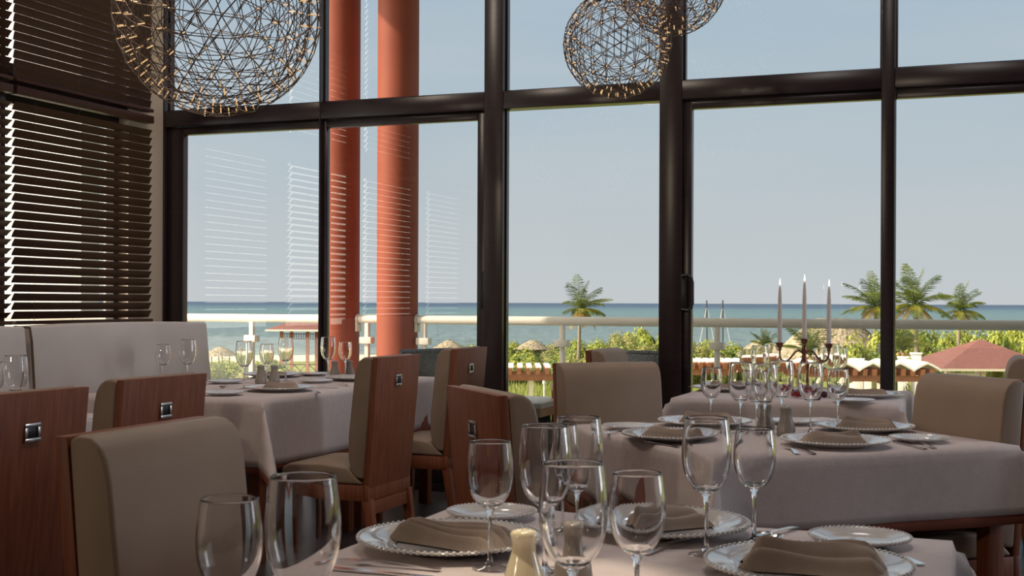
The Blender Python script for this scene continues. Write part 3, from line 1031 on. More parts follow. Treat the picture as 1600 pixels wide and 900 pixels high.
# napkins: a folded cloth, pleated along its length and pinched at one end
def napkin_mesh(kind):
    m = MB()
    L, W = .21, .115
    nx, ny = 22, 40
    def top(i, j, up=1):
        f, g_ = i, j
        wid = W * (.55 + .45 * f ** .7)
        x = (f - .5) * L + .012 * math.sin(g_ * 3.1)
        y = (g_ - .5) * wid + .010 * math.sin(f * 3)
        pl = abs(math.sin(g_ * math.pi * (5.0 if kind == 0 else 3.0)))
        edge = min(1, 8 * min(f, 1 - f) + .15) * min(1, 9 * min(g_, 1 - g_))
        z = (.010 + .016 * (1 - f * .45) * pl + .010 * math.sin(g_ * math.pi)) * edge + .004 * math.sin(7 * f + 4 * g_) * edge
        if kind == 1:
            z += .016 * math.exp(-((g_ - .55 - .2 * f) / .12) ** 2) * edge
        return (x, y, z * up)
    m.grid(lambda i, j: top(i, j), nx, ny)
    m.grid(lambda i, j: (top(i, j)[0], top(i, j)[1], 0), nx, ny)
    return m.mesh('napkin', M['napkin'], angle=80)
nm = [napkin_mesh(0), napkin_mesh(1)]
naps = [(0, -12, 0, 1.15, 'pleated taupe napkin on the left foreground charger'), (1, 55, 1, .9, 'upright folded napkin on the far foreground charger, behind the glasses'), (2, 8, 1, 1.1, 'folded taupe napkin at the bottom picture edge'),
        (3, 200, 1, .95, 'napkin folded to a point on the front charger of the middle table'), (4, 10, 1, .95, 'dark folded napkin on the charger beside the right chair'), (5, 150, 0, .95, 'folded napkin on the left charger of the middle table'),
        (6, 10, 1, .95, 'folded napkin on the far charger of the middle table'), (7, 25, 1, .85, 'folded napkin on the front corner charger of the bench table'), (8, 0, 0, .8, 'folded napkin behind the shakers on the bench table'),
        (10, 0, 0, 1.0, 'thick folded napkin right of the candelabra'), (11, 0, 0, .9, 'folded napkin left of the candelabra')]
for ci, ang, k, sc_, lb in naps:
    x, y, z = ch_loc[ci]
    o = mobj('napkin', nm[k], None, loc=(x, y, z + .0085), rot=(0, 0, R(ang)), scale=(sc_,) * 3)
    setp(o, lb, 'napkin', 'folded taupe napkins')

# ================================================================ SALT AND PEPPER SHAKERS
def make_shaker(label, m, name='salt_shaker'):
    t = thing(name, label, 'shaker', group='ceramic salt and pepper shakers')
    MB().lathe([(0, 0), (.028, 0), (.031, .004), (.0315, .018), (.029, .036), (.0225, .056), (.0185, .070), (.018, .082), (.020, .090), (.021, .094)], 32).obj('body', m, t, angle=60)
    tp = MB().lathe([(.021, .094), (.0205, .0975), (.017, .101), (.008, .1035), (0, .104)], 32)
    tp.obj('cap', m, t, angle=60)
    hm = MB()
    for k in range(4):
        a = k * math.pi / 2
        hm.lathe([(0, 0), (.0012, 0), (.0012, .0008), (0, .0008)], 8, (.007 * math.cos(a), .007 * math.sin(a), .1033))
    hm.obj('pour_hole', M['black'], t)
    return t
shakers = [(820, 1.90, 'cream ceramic shaker at the bottom centre, lit and closest to the camera', 0),
           (897, 1.96, 'grey ceramic shaker seen through the front foreground glass', 1),
           (1197, 4.30, 'left one of the two grey shakers on the middle table', 1), (1229, 4.22, 'right one of the two grey shakers on the middle table', 1),
           (408, 6.80, 'left one of the two shakers at the front of the bench table', 1), (429, 6.82, 'right one of the two shakers at the front of the bench table', 1),
           (523, 7.34, 'left one of the two shakers before the column on the bench table', 1), (546, 7.38, 'right one of the two shakers before the column on the bench table', 1)]
s_proto = {}
for px, d, lb, k in shakers:
    u, n = at(px, d)
    loc = (u, n, TH + .0024)
    if k not in s_proto:
        s_proto[k] = make_shaker(lb, M['shaker'] if k == 0 else M['shaker2'])
        s_proto[k].location = loc
    else:
        dup(s_proto[k], loc, 0, lb)

# ================================================================ CUTLERY
def cut_mesh(kind):
    m = MB()
    # handle end at origin, head towards +x ; length about .2
    def strip(prof, z, th=.0016):
        n = len(prof)
        up = [(x, w, z(x) + th) for x, w in prof] + [(x, -w, z(x) + th) for x, w in prof[::-1]]
        lo = [(x, w, z(x)) for x, w in prof] + [(x, -w, z(x)) for x, w in prof[::-1]]
        k = 2 * n
        fs_ = []
        for i in range(n - 1):
            a, b, c, d_ = i, i + 1, k - 2 - i, k - 1 - i
            fs_.append((a, b, c, d_)); fs_.append((k + d_, k + c, k + b, k + a))
        for i in range(k):
            fs_.append((i, k + i, k + (i + 1) % k, (i + 1) % k))
        m.add(up + lo, fs_)
    zz = lambda x: .003 + .006 * math.sin(min(1, max(0, x / .2)) * math.pi)
    if kind == 'knife':
        strip([(0, .006), (.004, .008), (.04, .007), (.09, .0055), (.11, .007), (.14, .0085), (.18, .009), (.20, .006), (.21, .001)], lambda x: .0025, .0022)
    elif kind == 'fork':
        strip([(0, .006), (.004, .008), (.04, .006), (.10, .003), (.125, .0035), (.135, .009), (.145, .0118), (.155, .012)], zz)
        for k in range(4):
            y = -.0105 + k * .007
            m.hexa([(.154, y - .0015, zz(.154)), (.20, y - .0008, .004), (.20, y + .0008, .004), (.154, y + .0015, zz(.154))],
                   [(.154, y - .0015, zz(.154) + .0016), (.20, y - .0008, .0055), (.20, y + .0008, .0055), (.154, y + .0015, zz(.154) + .0016)])
    else:
        strip([(0, .006), (.004, .008), (.04, .006), (.10, .003), (.135, .0032), (.145, .005)], zz)
        def sp(i, j, dz=0):
            a = j * 2 * math.pi
            r = i
            return (.17 + .029 * r * math.cos(a), .018 * r * math.sin(a), .004 + .007 * r * r + dz)
        m.grid(lambda i, j: sp(i, j), 6, 20)
        m.grid(lambda i, j: sp(i, j, .0012), 6, 20)
    return m.mesh(kind, M['silver'], angle=50, fixn=True)
cm_ = {k: cut_mesh(k) for k in ('knife', 'fork', 'spoon')}
def cutlery(kind, p, q, lb, flip=False):
    """handle end at pixel p, pointing towards pixel q, on a table top"""
    a = at(p[0], dep(p[0], p[1], EYE - TH - .003)); b = at(q[0], dep(q[0], q[1], EYE - TH - .003))
    ang = math.atan2(b[1] - a[1], b[0] - a[0])
    o = mobj(kind, cm_[kind], None, loc=(a[0], a[1], TH + .0024), rot=(0, 0, ang))
    setp(o, lb, kind, 'silver cutlery on the tables')
def cut_at(kind, u, n, ang, lb, z=0):
    o = mobj(kind, cm_[kind], None, loc=(u, n, TH + .0024 + z), rot=(0, 0, R(ang)))
    setp(o, lb, kind, 'silver cutlery on the tables')
cutlery('fork', (690, 893), (545, 880), 'fork lying in front of the left foreground charger')
cutlery('knife', (680, 905), (520, 890), 'knife at the bottom edge in front of the left foreground charger')
cutlery('fork', (1246, 826), (1172, 850), 'fork right of the small glass on the foreground table')
cutlery('spoon', (1150, 868), (1208, 834), 'spoon lying among the forks right of the small foreground glass')
cutlery('spoon', (1168, 872), (1228, 836), 'right-hand spoon beside the big bottom charger')
cutlery('knife', (1442, 885), (1400, 868), 'knife at the bottom right corner of the foreground table')
cutlery('fork', (1010, 868), (1075, 846), 'fork behind the right small glass of the foreground cluster')
cutlery('fork', (1247, 711), (1205, 686), 'fork left of the front charger on the middle table')
cutlery('knife', (1273, 711), (1225, 690), 'knife left of the front charger on the middle table')
cutlery('knife', (1447, 703), (1375, 685), 'knife beside the bread plate on the middle table')
cutlery('fork', (1462, 702), (1395, 684), 'fork beside the bread plate on the middle table')
cutlery('knife', (1062, 700), (1010, 690), 'knife before the left charger on the middle table')
cutlery('fork', (945, 679), (1000, 672), 'fork at the left corner of the middle table')
cutlery('fork', (500, 615), (450, 605), 'fork before the front charger of the bench table')
cutlery('knife', (528, 607), (485, 605), 'knife right of the front charger of the bench table')
cutlery('spoon', (355, 603), (340, 610), 'spoon at the left of the bench table')
cutlery('knife', (340, 592), (385, 592), 'knife at the back left of the bench table')
cutlery('fork', (545, 604), (505, 596), 'fork before the column on the bench table')
cutlery('knife', (1412, 618), (1380, 622), 'knife at the right edge of the candelabra table')
cutlery('fork', (1078, 605), (1110, 612), 'fork at the left corner of the candelabra table')
cutlery('knife', (138, 655), (160, 657), 'knife glimpsed between the two wood-backed chairs')

# ================================================================ CANDELABRA
cd = 6.3
cu, cn = at(1257, cd)
t = thing('candelabra', 'copper three-armed candelabra on the table by the window', 'candelabra', (cu, cn, TH + .0025), R(YAW))
MB().lathe([(0, 0), (.055, 0), (.058, .006), (.045, .014), (.018, .022), (.010, .035), (.016, .055), (.012, .075), (.010, .10), (.018, .125), (.022, .15), (.012, .175), (.009, .20), (.015, .215), (.010, .232)], 24).obj('stem', M['bronze'], t)
AR = .124
for s in (-1, 1):
    key = [(0, .190), (.012, .203), (.028, .212), (.045, .206), (.060, .188), (.075, .168), (.092, .158), (.108, .160), (.119, .172), (AR, .190), (AR, .215)]
    pts = [(s * kx, 0, kz) for kx, kz in key]
    MB().tube(pts, .0048, 8).obj('arm', M['bronze'], t)
cand = []
for (x, z) in ((-AR, .212), (0, .232), (AR, .208)):
    MB().lathe([(0, 0), (.007, 0), (.010, .006), (.008, .012), (.015, .022), (.018, .034), (.027, .037), (.027, .040), (.013, .041), (.0, .041)], 24, (x, 0, z)).obj('candle_cup', M['bronze'], t)
    cand.append((x, z + .0412))
for (x, z), lb in zip(cand, ('left', 'middle', 'right')):
    wx_, wy_ = cu + x * CY, cn + x * SY
    h = .285
    c = thing('candle', 'lit white taper candle, %s one on the candelabra' % lb, 'candle', (wx_, wy_, TH + .0025 + z), 0, 'lit taper candles')
    MB().lathe([(0, 0), (.0118, 0), (.0112, h * .4), (.0095, h * .75), (.0075, h * .9), (.0055, h * .97), (.002, h), (0, h)], 16).obj('wax', M['candle'], c)
    MB().tube([(0, 0, h - .002), (0, 0, h + .008)], .001, 5).obj('wick', M['wick'], c)
    MB().lathe([(0, h + .002), (.0032, h + .008), (.0038, h + .013), (.0025, h + .024), (.001, h + .034), (0, h + .04)], 10).obj('flame', M['flame'], c)

# petals and roses scattered on the candelabra table
for i in range(16):
    a = rnd.uniform(0, 6.28)
    px = rnd.uniform(1222, 1285)
    d = dep(px, rnd.uniform(613, 624), .448)
    u, n = at(px, d)
    pm = MB()
    pm.grid(lambda i_, j_: ((i_ - .5) * .034 * math.sin(math.pi * (.15 + .7 * j_)), (j_ - .5) * .036, .004 + .012 * ((i_ - .5) ** 2 + (j_ - .4) ** 2) * 3), 4, 4)
    if i == 0:
        pme = pm.mesh('rose_petal', M['petal'], fixn=False)
    o = mobj('rose_petal', pme, None, loc=(u, n, TH + .0022 + .003 * (i % 3)), rot=(rnd.uniform(-.3, .3), rnd.uniform(-.3, .3), a))
    setp(o, 'red rose petal scattered below the candelabra', 'petal', 'red rose petals around the candelabra')
for px, py, lb in ((1288, 619, 'dark pink rosebud lying between the glasses right of the candelabra'), (1278, 623, 'dark rosebud at the front edge of the candelabra table')):
    u, n = at(px, dep(px, py, .44))
    m = MB()
    for k in range(3):
        r0 = .017 - k * .005
        m.lathe([(r0 * .3, 0), (r0 * .9, .006), (r0, .015), (r0 * .8, .026 + k * .002)], 12)
    o = m.obj('rosebud', M['rose'], None)
    o.location = (u, n, TH + .0025)
    setp(o, lb, 'flower')

# ================================================================ CHANDELIERS
def geodesic(freq):
    phi = (1 + 5 ** .5) / 2
    V = [Vector(p).normalized() for p in ((-1, phi, 0), (1, phi, 0), (-1, -phi, 0), (1, -phi, 0), (0, -1, phi), (0, 1, phi), (0, -1, -phi), (0, 1, -phi), (phi, 0, -1), (phi, 0, 1), (-phi, 0, -1), (-phi, 0, 1))]
    Fc = [(0, 11, 5), (0, 5, 1), (0, 1, 7), (0, 7, 10), (0, 10, 11), (1, 5, 9), (5, 11, 4), (11, 10, 2), (10, 7, 6), (7, 1, 8), (3, 9, 4), (3, 4, 2), (3, 2, 6), (3, 6, 8), (3, 8, 9), (4, 9, 5), (2, 4, 11), (6, 2, 10), (8, 6, 7), (9, 8, 1)]
    pts, key, edges = [], {}, set()
    def vid(p):
        k = (round(p.x, 4), round(p.y, 4), round(p.z, 4))
        if k not in key:
            key[k] = len(pts)
            pts.append(p)
        return key[k]
    for a, b, c in Fc:
        A, B, C = V[a], V[b], V[c]
        g_ = {}
        for i in range(freq + 1):
            for j in range(freq + 1 - i):
                p = (A * (freq - i - j) + B * i + C * j) / freq
                g_[i, j] = vid(p.normalized())
        for (i, j), q in g_.items():
            for di, dj in ((1, 0), (0, 1), (1, -1)):
                if (i + di, j + dj) in g_:
                    e = tuple(sorted((q, g_[i + di, j + dj])))
                    edges.add(e)
    return pts, sorted(edges)
def chandelier(px, py, d, rad, freq, label, tilt):
    u, n = at(px, d)
    z = zat(px, py, d)
    t = thing('sphere_chandelier', label, 'chandelier', (u, n, z), tilt, 'wire sphere chandeliers')
    pts, edges = geodesic(freq)
    for sh, wr in ((1.0, .0024 if freq > 4 else .0021), (.90, .0020 if freq > 4 else .0017)):
        w = MB()
        for a, b in edges:
            A, B = pts[a], pts[b]
            mid = (A + B).normalized()
            w.tube([A * rad * sh, mid * rad * sh, B * rad * sh], wr, 3, cap=False)
        if sh < 1:
            # the inner shell is laced across every second node
            for a, b in edges[::3]:
                A, B = pts[a], pts[b]
                w.tube([A * rad, B * rad * sh], wr, 3, cap=False)
        w.obj('wire_cage' if sh == 1 else 'inner_wire_cage', M['wire'], t, angle=180)
    lm = MB().lathe([(0, 0), (.0028, 0), (.0028, rad * .085), (0, rad * .085)], 6).mesh('led_tube', M['led'])
    cm = MB().lathe([(0, -.003), (.003, -.001), (.003, .003), (0, .005)], 5).mesh('node_cap', M['ledcap'])
    for p in pts:
        q = p.to_track_quat('Z', 'Y').to_euler()
        o = mobj('led_tube', lm, t, loc=p * rad * .905, rot=q)
        mobj('node_cap', cm, t, loc=p * rad, rot=q)
    # suspension cable to the ceiling (kept upright)
    c = MB().tube([(u, n, z + rad * .98), (u, n, CEIL)], .002, 6)
    o = c.obj('suspension_cable', M['black'], None)
    o.parent = t
    bpy.context.view_layer.update()
    o.matrix_parent_inverse = t.matrix_world.inverted()
    TREE.setdefault(t.name, []).append(o)
    return t
chandelier(338, 21, 5.45, .445, 5, 'largest wire sphere chandelier at upper left, glowing gold on its left side', (.2, .15, .3))
chandelier(963, 69, 6.2, .268, 4, 'smaller wire sphere chandelier right of the thick window post', (.1, .3, .9))
chandelier(1048, -30, 6.6, .288, 4, 'wire sphere chandelier cut by the top picture edge, behind the smaller one', (.5, .1, .2))

# ================================================================ TERRACE: COLUMNS, RAIL, FURNITURE
cr_ = .168
for px, lb in ((530, 'terracotta round column farther left, partly behind the thin mullion'), (621, 'terracotta round column on the terrace, the wider unobstructed one')):
    u = on_n(px, RN)
    c = thing('column', lb, 'column', (u, RN, -.03), 0, 'terracotta terrace columns')
    MB().lathe([(0, 0), (cr_, 0), (cr_, 4.78), (0, 4.78)], 64).obj('shaft', M['column'], c)
    MB().lathe([(cr_ + .001, .0), (cr_ + .02, 0), (cr_ + .02, .12), (cr_ + .001, .13)], 48).obj('base_ring', M['column'], c)
cu1, cu2 = on_n(530, RN), on_n(621, RN)
ZR = 1.094 - .035
def railing(u0, u1, pus, label, glassy=True, endcap=(False, False)):
    t = thing('balustrade', label, 'railing', (u0, RN, 0), 0, 'cream balustrade sections along the terrace')
    MB().tube([(0, 0, ZR), (u1 - u0, 0, ZR)], .035, 20).obj('handrail', M['rail'], t)
    for e, f in zip(endcap, (0, u1 - u0)):
        if e:
            s = 1 if f == 0 else -1
            MB().tube([(f, 0, ZR), (f + s * .02, 0, ZR)], .045, 16).box(min(f, f + s * .02), max(f, f + s * .02), -.04, .04, ZR - .1, ZR - .02).obj('wall_bracket', M['rail'], t, bevel=.003)
    edges = sorted([0] + [p - u0 for p in pus] + [u1 - u0])
    for p in pus:
        x = p - u0
        po = MB().box(x - .019, x + .019, -.02, .02, -.03, ZR - .03).obj('post', M['rail'], t, bevel=.003)
        MB().box(x - .055, x + .055, -.045, .03, ZR - .20, ZR - .145).obj('glass_clamp', M['rail'], po, bevel=.004)
    for a, b in zip(edges[:-1], edges[1:]):
        if b - a > .15:
            MB().add([(a + .03, .0, .06), (b - .03, .0, .06), (b - .03, .0, ZR - .16), (a + .03, .0, ZR - .16)], [(0, 1, 2, 3)]).obj('glass_panel', M['pane'], t, smooth=False)
pu = lambda px: on_n(px, RN)
railing(cu2 + cr_, 5.5, [pu(663), pu(879), pu(1121), pu(1385), .95, 2.35, 3.8], 'long cream handrail from the wide column to the right picture edge', endcap=(True, False))
railing(cu1 + cr_, cu2 - cr_, [pu(574)], 'short cream handrail piece between the two terracotta columns', endcap=(True, False))
railing(-8.6, cu1 - cr_, [pu(394), pu(394) - 1.45], 'cream handrail left of both columns, above the pale bench')

# dark woven terrace chairs
def wicker(label, loc, rot):
    t = thing('wicker_chair', label, 'chair', loc, rot, 'dark wicker terrace chairs')
    w = .25
    def bk(i, j):
        return None
    b = MB().hexa([(-w * .9, .03, .36), (w * .9, .03, .36), (w * .9, .06, .36), (-w * .9, .06, .36)], [(-w, -.12, .90), (w, -.12, .90), (w, -.09, .90), (-w, -.09, .90)])
    b.obj('backrest', M['wick_d'], t, bevel=.012)
    MB().tube([(-w, -.105, .90), (w, -.105, .90)], .016, 8).obj('top_roll', M['wick_d'], t)
    MB().box(-w, w, .04, .50, .36, .42).obj('seat', M['wick_d'], t, bevel=.012)
    MB().box(-w + .02, w - .02, .07, .49, .422, .47).obj('seat_pad', M['white'], t, bevel=.012)
    for sx in (-1, 1):
        for y in (.06, .47):
            MB().box(sx * (w - .03) - .018, sx * (w - .03) + .018, y - .018, y + .018, 0, .36).obj('leg', M['wick_d'], t)
    return t
u, n = at(650, 8.55)
w1 = wicker('dark wicker chair on the terrace behind the tall wooden chair back', (u, n, -.03), R(YAW + 50))
TREE_keep = None
u, n = at(1006, 8.15)
dup(w1, (u, n, -.03), R(YAW + 140), 'dark wicker chair on the terrace behind the thick sliding door post')
# low terrace table and teak armchair
u, n = at(838, 8.25)
t = thing('terrace_table', 'cream topped low table on the terrace behind the middle chair', 'table', (u, n, -.03), 0)
MB().box(-.35, .14, -.3, .3, .555, .59).obj('tabletop', M['tabletop'], t, bevel=.004)
MB().box(-.34, .13, -.29, .29, .50, .553).obj('apron', M['teak'], t)
MB().hexa([(-.10, -.12, 0), (.09, -.12, 0), (.09, .12, 0), (-.10, .12, 0)], [(-.13, -.15, .5), (.05, -.15, .5), (.05, .15, .5), (-.13, .15, .5)]).obj('base', M['blackfab'], t)
u, n = at(900, 8.15)
t = thing('teak_armchair', 'light teak armchair on the terrace, its arm showing left of the square cushion chair', 'chair', (u, n, -.03), R(YAW))
for x in (-.13, .36):
    for y in (-.25, .25):
        MB().box(x - .02, x + .02, y - .022, y + .022, 0, .66).obj('leg', M['teak'], t, bevel=.003)
    MB().box(x - .025, x + .025, -.29, .29, .661, .69).obj('armrest', M['teak'], t, bevel=.003)
MB().box(-.108, .338, -.25, .25, .30, .345).obj('seat_frame', M['teak'], t)
MB().box(-.10, .33, -.24, .24, .347, .44).obj('seat_cushion', M['white'], t, bevel=.02)
MB().box(-.10, .33, .18, .26, .442, .74).obj('back_cushion', M['white'], t, bevel=.02)
u, n = at(690, 8.75)
t = thing('terrace_table', 'cream terrace table beside the wicker chair at the wide column', 'table', (u, n, -.03), 0)
MB().box(-.3, .3, -.3, .3, .58, .61).obj('tabletop', M['tabletop'], t, bevel=.004)
MB().box(-.04, .04, -.04, .04, .02, .58).obj('pedestal', M['blackfab'], t)
MB().box(-.22, .22, -.22, .22, 0, .02).obj('foot', M['blackfab'], t)

# ================================================================ GARDEN AND BEACH
def gpt(px, d):
    return at(px, d)
def leaf_cloud(nleaf, size, seed, lumps=7, flat=.9):
    """unit bush: leaves on overlapping lumps, x,y in -1..1, z 0..1"""
    r_ = random.Random(seed)
    m = MB()
    L = [(0, 0, .5, .62)] + [(r_.uniform(-.62, .62), r_.uniform(-.62, .62), r_.uniform(.3, .72), r_.uniform(.25, .42)) for _ in range(lumps)]
    for _ in range(nleaf):
        lx, ly, lz, lr = r_.choice(L)
        a = r_.uniform(0, 6.283)
        ct = r_.uniform(-1, 1)
        st_ = math.sqrt(1 - ct * ct)
        rr = lr * r_.uniform(.75, 1.05)
        p = Vector((lx + rr * st_ * math.cos(a), ly + rr * st_ * math.sin(a), max(.02, lz + rr * ct * flat)))
        nrm = (Vector((st_ * math.cos(a), st_ * math.sin(a), ct + .35)) + Vector((r_.uniform(-.6, .6), r_.uniform(-.6, .6), r_.uniform(-.6, .6)))).normalized()
        x = nrm.orthogonal().normalized()
        x = Matrix.Rotation(r_.uniform(0, 6.28), 3, nrm) @ x
        y = nrm.cross(x)
        s = size * r_.uniform(.6, 1.3)
        m.add([p - x * s, p - y * s * .6, p + x * s + nrm * s * .2, p + y * s * .6], [(0, 1, 2, 3)])
    return m
bush_me = [leaf_cloud(4600, .052, 11).mesh('foliage', M['leaf'], fixn=False, smooth=False), leaf_cloud(4600, .052, 12, 9).mesh('foliage', M['leaf'], fixn=False, smooth=False), leaf_cloud(4200, .045, 13, 8).mesh('foliage', M['leaf2'], fixn=False, smooth=False)]
core_me = MB().lathe([(0, 0), (.55, .02), (.64, .25), (.60, .5), (.42, .72), (.2, .84), (0, .88)], 12).mesh('shade_core', mat('painted_inner_shade', (0.05, 0.075, 0.015), .9, 0, (0.11, 0.13, 0.03), 3))  # dark solid core, the bush's inner shade put into its colour
def bush(px, d, top, wid, k, label, group):
    u, n = gpt(px, d)
    h = zat(px, top, d) - Z_G
    w = wid * d / F / 2
    t = thing('shrub', label, 'bush', (u, n, Z_G), rnd.uniform(0, 6), group)
    t.scale = (w, w, h)
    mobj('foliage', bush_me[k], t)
    mobj('shade_core', core_me, t)
g1 = 'olive shrubs in the band along the beach'
def near(px):
    marks = [(345, 'below the left end of the pale bench'), (700, 'right of the wide column'), (830, 'below the beach umbrella in the fixed window'), (907, 'at the foot of the windblown palm'), (980, 'just left of the thick door post'), (1100, 'right of the thick door post'), (1160, 'beside the far beach umbrellas'),
             (1265, 'left of the big thatched roof'), (1340, 'right of the big thatched roof'), (1430, 'below the tallest palm'), (1500, 'below the right-hand palm'), (1580, 'at the right picture edge')]
    return min(marks, key=lambda m_: abs(m_[0] - px))[1]
i = 0
ORD = ['darker clump', 'rounded clump', 'yellow-tipped clump', 'broad clump', 'low clump', 'tall clump', 'sparse clump']
for row, (d, g_) in enumerate(((118, 'farthest row'), (104, 'second row'), (94, 'front row'))):
    px = 700 + row * 12
    while px < 1215:
        f = (px - 800) / 230
        top = (539 - 14 * max(0, min(1, f)) if px < 1060 else 534) + (0, 8, 22)[row] + rnd.uniform(-4, 4)
        if px < 800: top += 4
        if 960 < px < 1060: top -= 12 - row * 3
        if 1060 <= px < 1115: top -= 4
        if px > 1150: top += 12
        bush(px, d + rnd.uniform(-2, 2), top, rnd.uniform(58, 80), i % 3, 'beach shrub, %s of the %s, %s' % (ORD[i % 7], g_, near(px)), g1)
        px += rnd.uniform(30, 40)
        i += 1
for row, (d, top0, g_) in enumerate(((88, 511, 'back row'), (74, 522, 'front row'))):
    px = 1325 + row * 10
    while px < 1680:
        top = top0 + rnd.uniform(-5, 6) + (16 if px < 1380 and row == 0 else 0) + (8 if px < 1360 else 0)
        bush(px, d + rnd.uniform(-2, 2), top, rnd.uniform(85, 110), i % 2, 'bright sea grape tree, %s of the %s, %s' % (ORD[i % 7], g_, near(px)), 'bright green sea grape trees behind the red roof')
        px += rnd.uniform(38, 52)
        i += 1
BL = {350: 'at the left beach umbrella', 395: 'at the first rail post', 425: 'beside the gazebo fence', 450: 'below the gazebo post', 310: 'behind the bench end'}
for px, d, top, wid in ((350, 88, 562, 90), (395, 84, 566, 80), (425, 92, 560, 60), (450, 78, 574, 70), (310, 80, 566, 80)):
    bush(px, d, top, wid, i % 3, 'low green shrub left of the thin mullion, ' + BL[px], 'low green shrubs beyond the bench')
    i += 1
for px, d, top, wid, lb in ((1395, 55, 604, 50, 'yellow-green garden plant beside the cream parasol'), (1420, 52, 606, 44, 'yellow-green garden plant left of the right chair'), (1560, 56, 574, 60, 'green bush under the right end of the red roof')):
    bush(px, d, top, wid, 0, lb, 'garden plants close to the building')

# grass tufts on the lawn
def tufts(x0, x1, y0, y1, num, name, seed, h=.5):
    r_ = random.Random(seed)
    m = MB()
    for _ in range(num):
        x, y = r_.uniform(x0, x1), r_.uniform(y0, y1)
        a = r_.uniform(0, 3.14)
        dx, dy = math.cos(a) * .05, math.sin(a) * .05
        lx, ly = r_.uniform(-.2, .2), r_.uniform(-.2, .2)
        hh = h * r_.uniform(.5, 1.2)
        m.add([(x - dx, y - dy, 0), (x + dx, y + dy, 0), (x + lx, y + ly, hh)], [(0, 1, 2)])
    o = m.obj(name, M['blade'], None, fixn=False, smooth=False)
    o.location = (0, 0, Z_G)
    o.rotation_euler = (0, 0, R(YAW))
    setp(o, 'long sunlit grass on the lawn between terrace and beach', 'grass', None, 'stuff')
tufts(-22, 12, 48, 92, 25000, 'lawn_grass', 3)

# palms
def frond_mesh(curve, length, seed, m):
    r_ = random.Random(seed)
    mb = MB()
    n = 34
    pts = []
    for k in range(n + 1):
        f = k / n
        ang = curve[0] + (curve[1] - curve[0]) * f ** 1.1
        pts.append((f, ang))
    P = [Vector((0, 0, 0))]
    for k in range(1, n + 1):
        a = pts[k][1]
        P.append(P[-1] + Vector((math.cos(a), 0, math.sin(a))) * length / n)
    mb.tube([P[0], P[n // 3], P[2 * n // 3], P[n]], .035, 4, r2=.006)
    for k in range(3, n):
        f = k / n
        tang = (P[min(n, k + 1)] - P[k - 1]).normalized()
        L = length * .30 * math.sin(math.pi * min(1, f * .85 + .12)) ** .7
        for s in (-1, 1):
            side = Vector((0, s, 0))
            dr = (side * .75 + tang * .65 + Vector((0, 0, -.35 + r_.uniform(-.15, .15)))).normalized()
            tip = P[k] + dr * L * r_.uniform(.8, 1.1) + Vector((0, 0, -.12 * L))
            mid = P[k] + dr * L * .5
            w = tang * .030
            mb.add([P[k] - w * .5, P[k] + w * .5, mid + w * .7, tip, mid - w * .7], [(0, 1, 2, 3, 4)])
    return mb.mesh('frond', m, fixn=False, smooth=False)
FR = [frond_mesh((1.5, 1.0), 2.7, 1, M['frond2']), frond_mesh((1.15, .35), 2.7, 2, M['frond2']), frond_mesh((.75, -.25), 2.6, 3, M['frond2']), frond_mesh((.25, -.75), 2.4, 4, M['frond']), frond_mesh((-.35, -1.25), 2.0, 5, M['frond_dry'])]
def palm(px, cy, d, sc_, label, seed, wind=0.0, num=(3, 5, 6, 7, 5)):
    r_ = random.Random(seed)
    u, n = gpt(px, d)
    zc = zat(px, cy, d)
    t = thing('palm_tree', label, 'palm', (u, n, Z_G), 0, 'coconut palms beyond the terrace')
    H = zc - Z_G
    lean = r_.uniform(-.25, .25)
    MB().tube([(lean * 1.2 * (1 - f) ** 1.5, 0, H * f) for f in [k / 10 for k in range(11)]], .17, 10, r2=.10).obj('trunk', M['trunk'], t)
    for k, cnt in enumerate(num):
        for j in range(cnt):
            az = 6.283 * j / cnt + r_.uniform(-.25, .25) + k * .7
            # wind bends fronds towards the right of the view
            if wind:
                base_ = R(YAW)
                df = (az - base_ + math.pi) % (2 * math.pi) - math.pi
                az = base_ + df * (1 - wind)
            mobj('frond', FR[k], t, loc=(0, 0, H), rot=(0, r_.uniform(-.12, .12), az), scale=(sc_ * r_.uniform(.85, 1.1),) * 3)
    for j in range(5):
        a = j * 1.25
        MB().lathe([(0, -.12), (.09, -.06), (.11, 0), (.08, .09), (0, .12)], 8, (.22 * math.cos(a), .22 * math.sin(a), H - .2)).obj('coconut', M['coconut'], t)
palm(1368, 480, 82, .94, 'coconut palm half hidden behind the right-hand mullion', 1)
palm(1430, 477, 72, .96, 'tallest coconut palm, right beside the right-hand mullion', 2)
palm(1499, 486, 82, .78, 'rightmost coconut palm with windblown top', 3, .25)
palm(906, 484, 96, 1.0, 'lone windblown coconut palm in the middle window', 4, .3, (2, 4, 6, 9, 7))
def small_palm(px, cy, d, sc_, label, seed):
    palm(px, cy, d, sc_, label, seed, 0, (5, 7, 5, 0, 0))
small_palm(1266, 556, 66, .75, 'small young palm before the big thatched roof', 5)
small_palm(1195, 542, 84, .5, 'tiny palm left of the left candle', 7)
small_palm(1410, 548, 62, .6, 'small yellowish palm right of the right-hand mullion', 6)
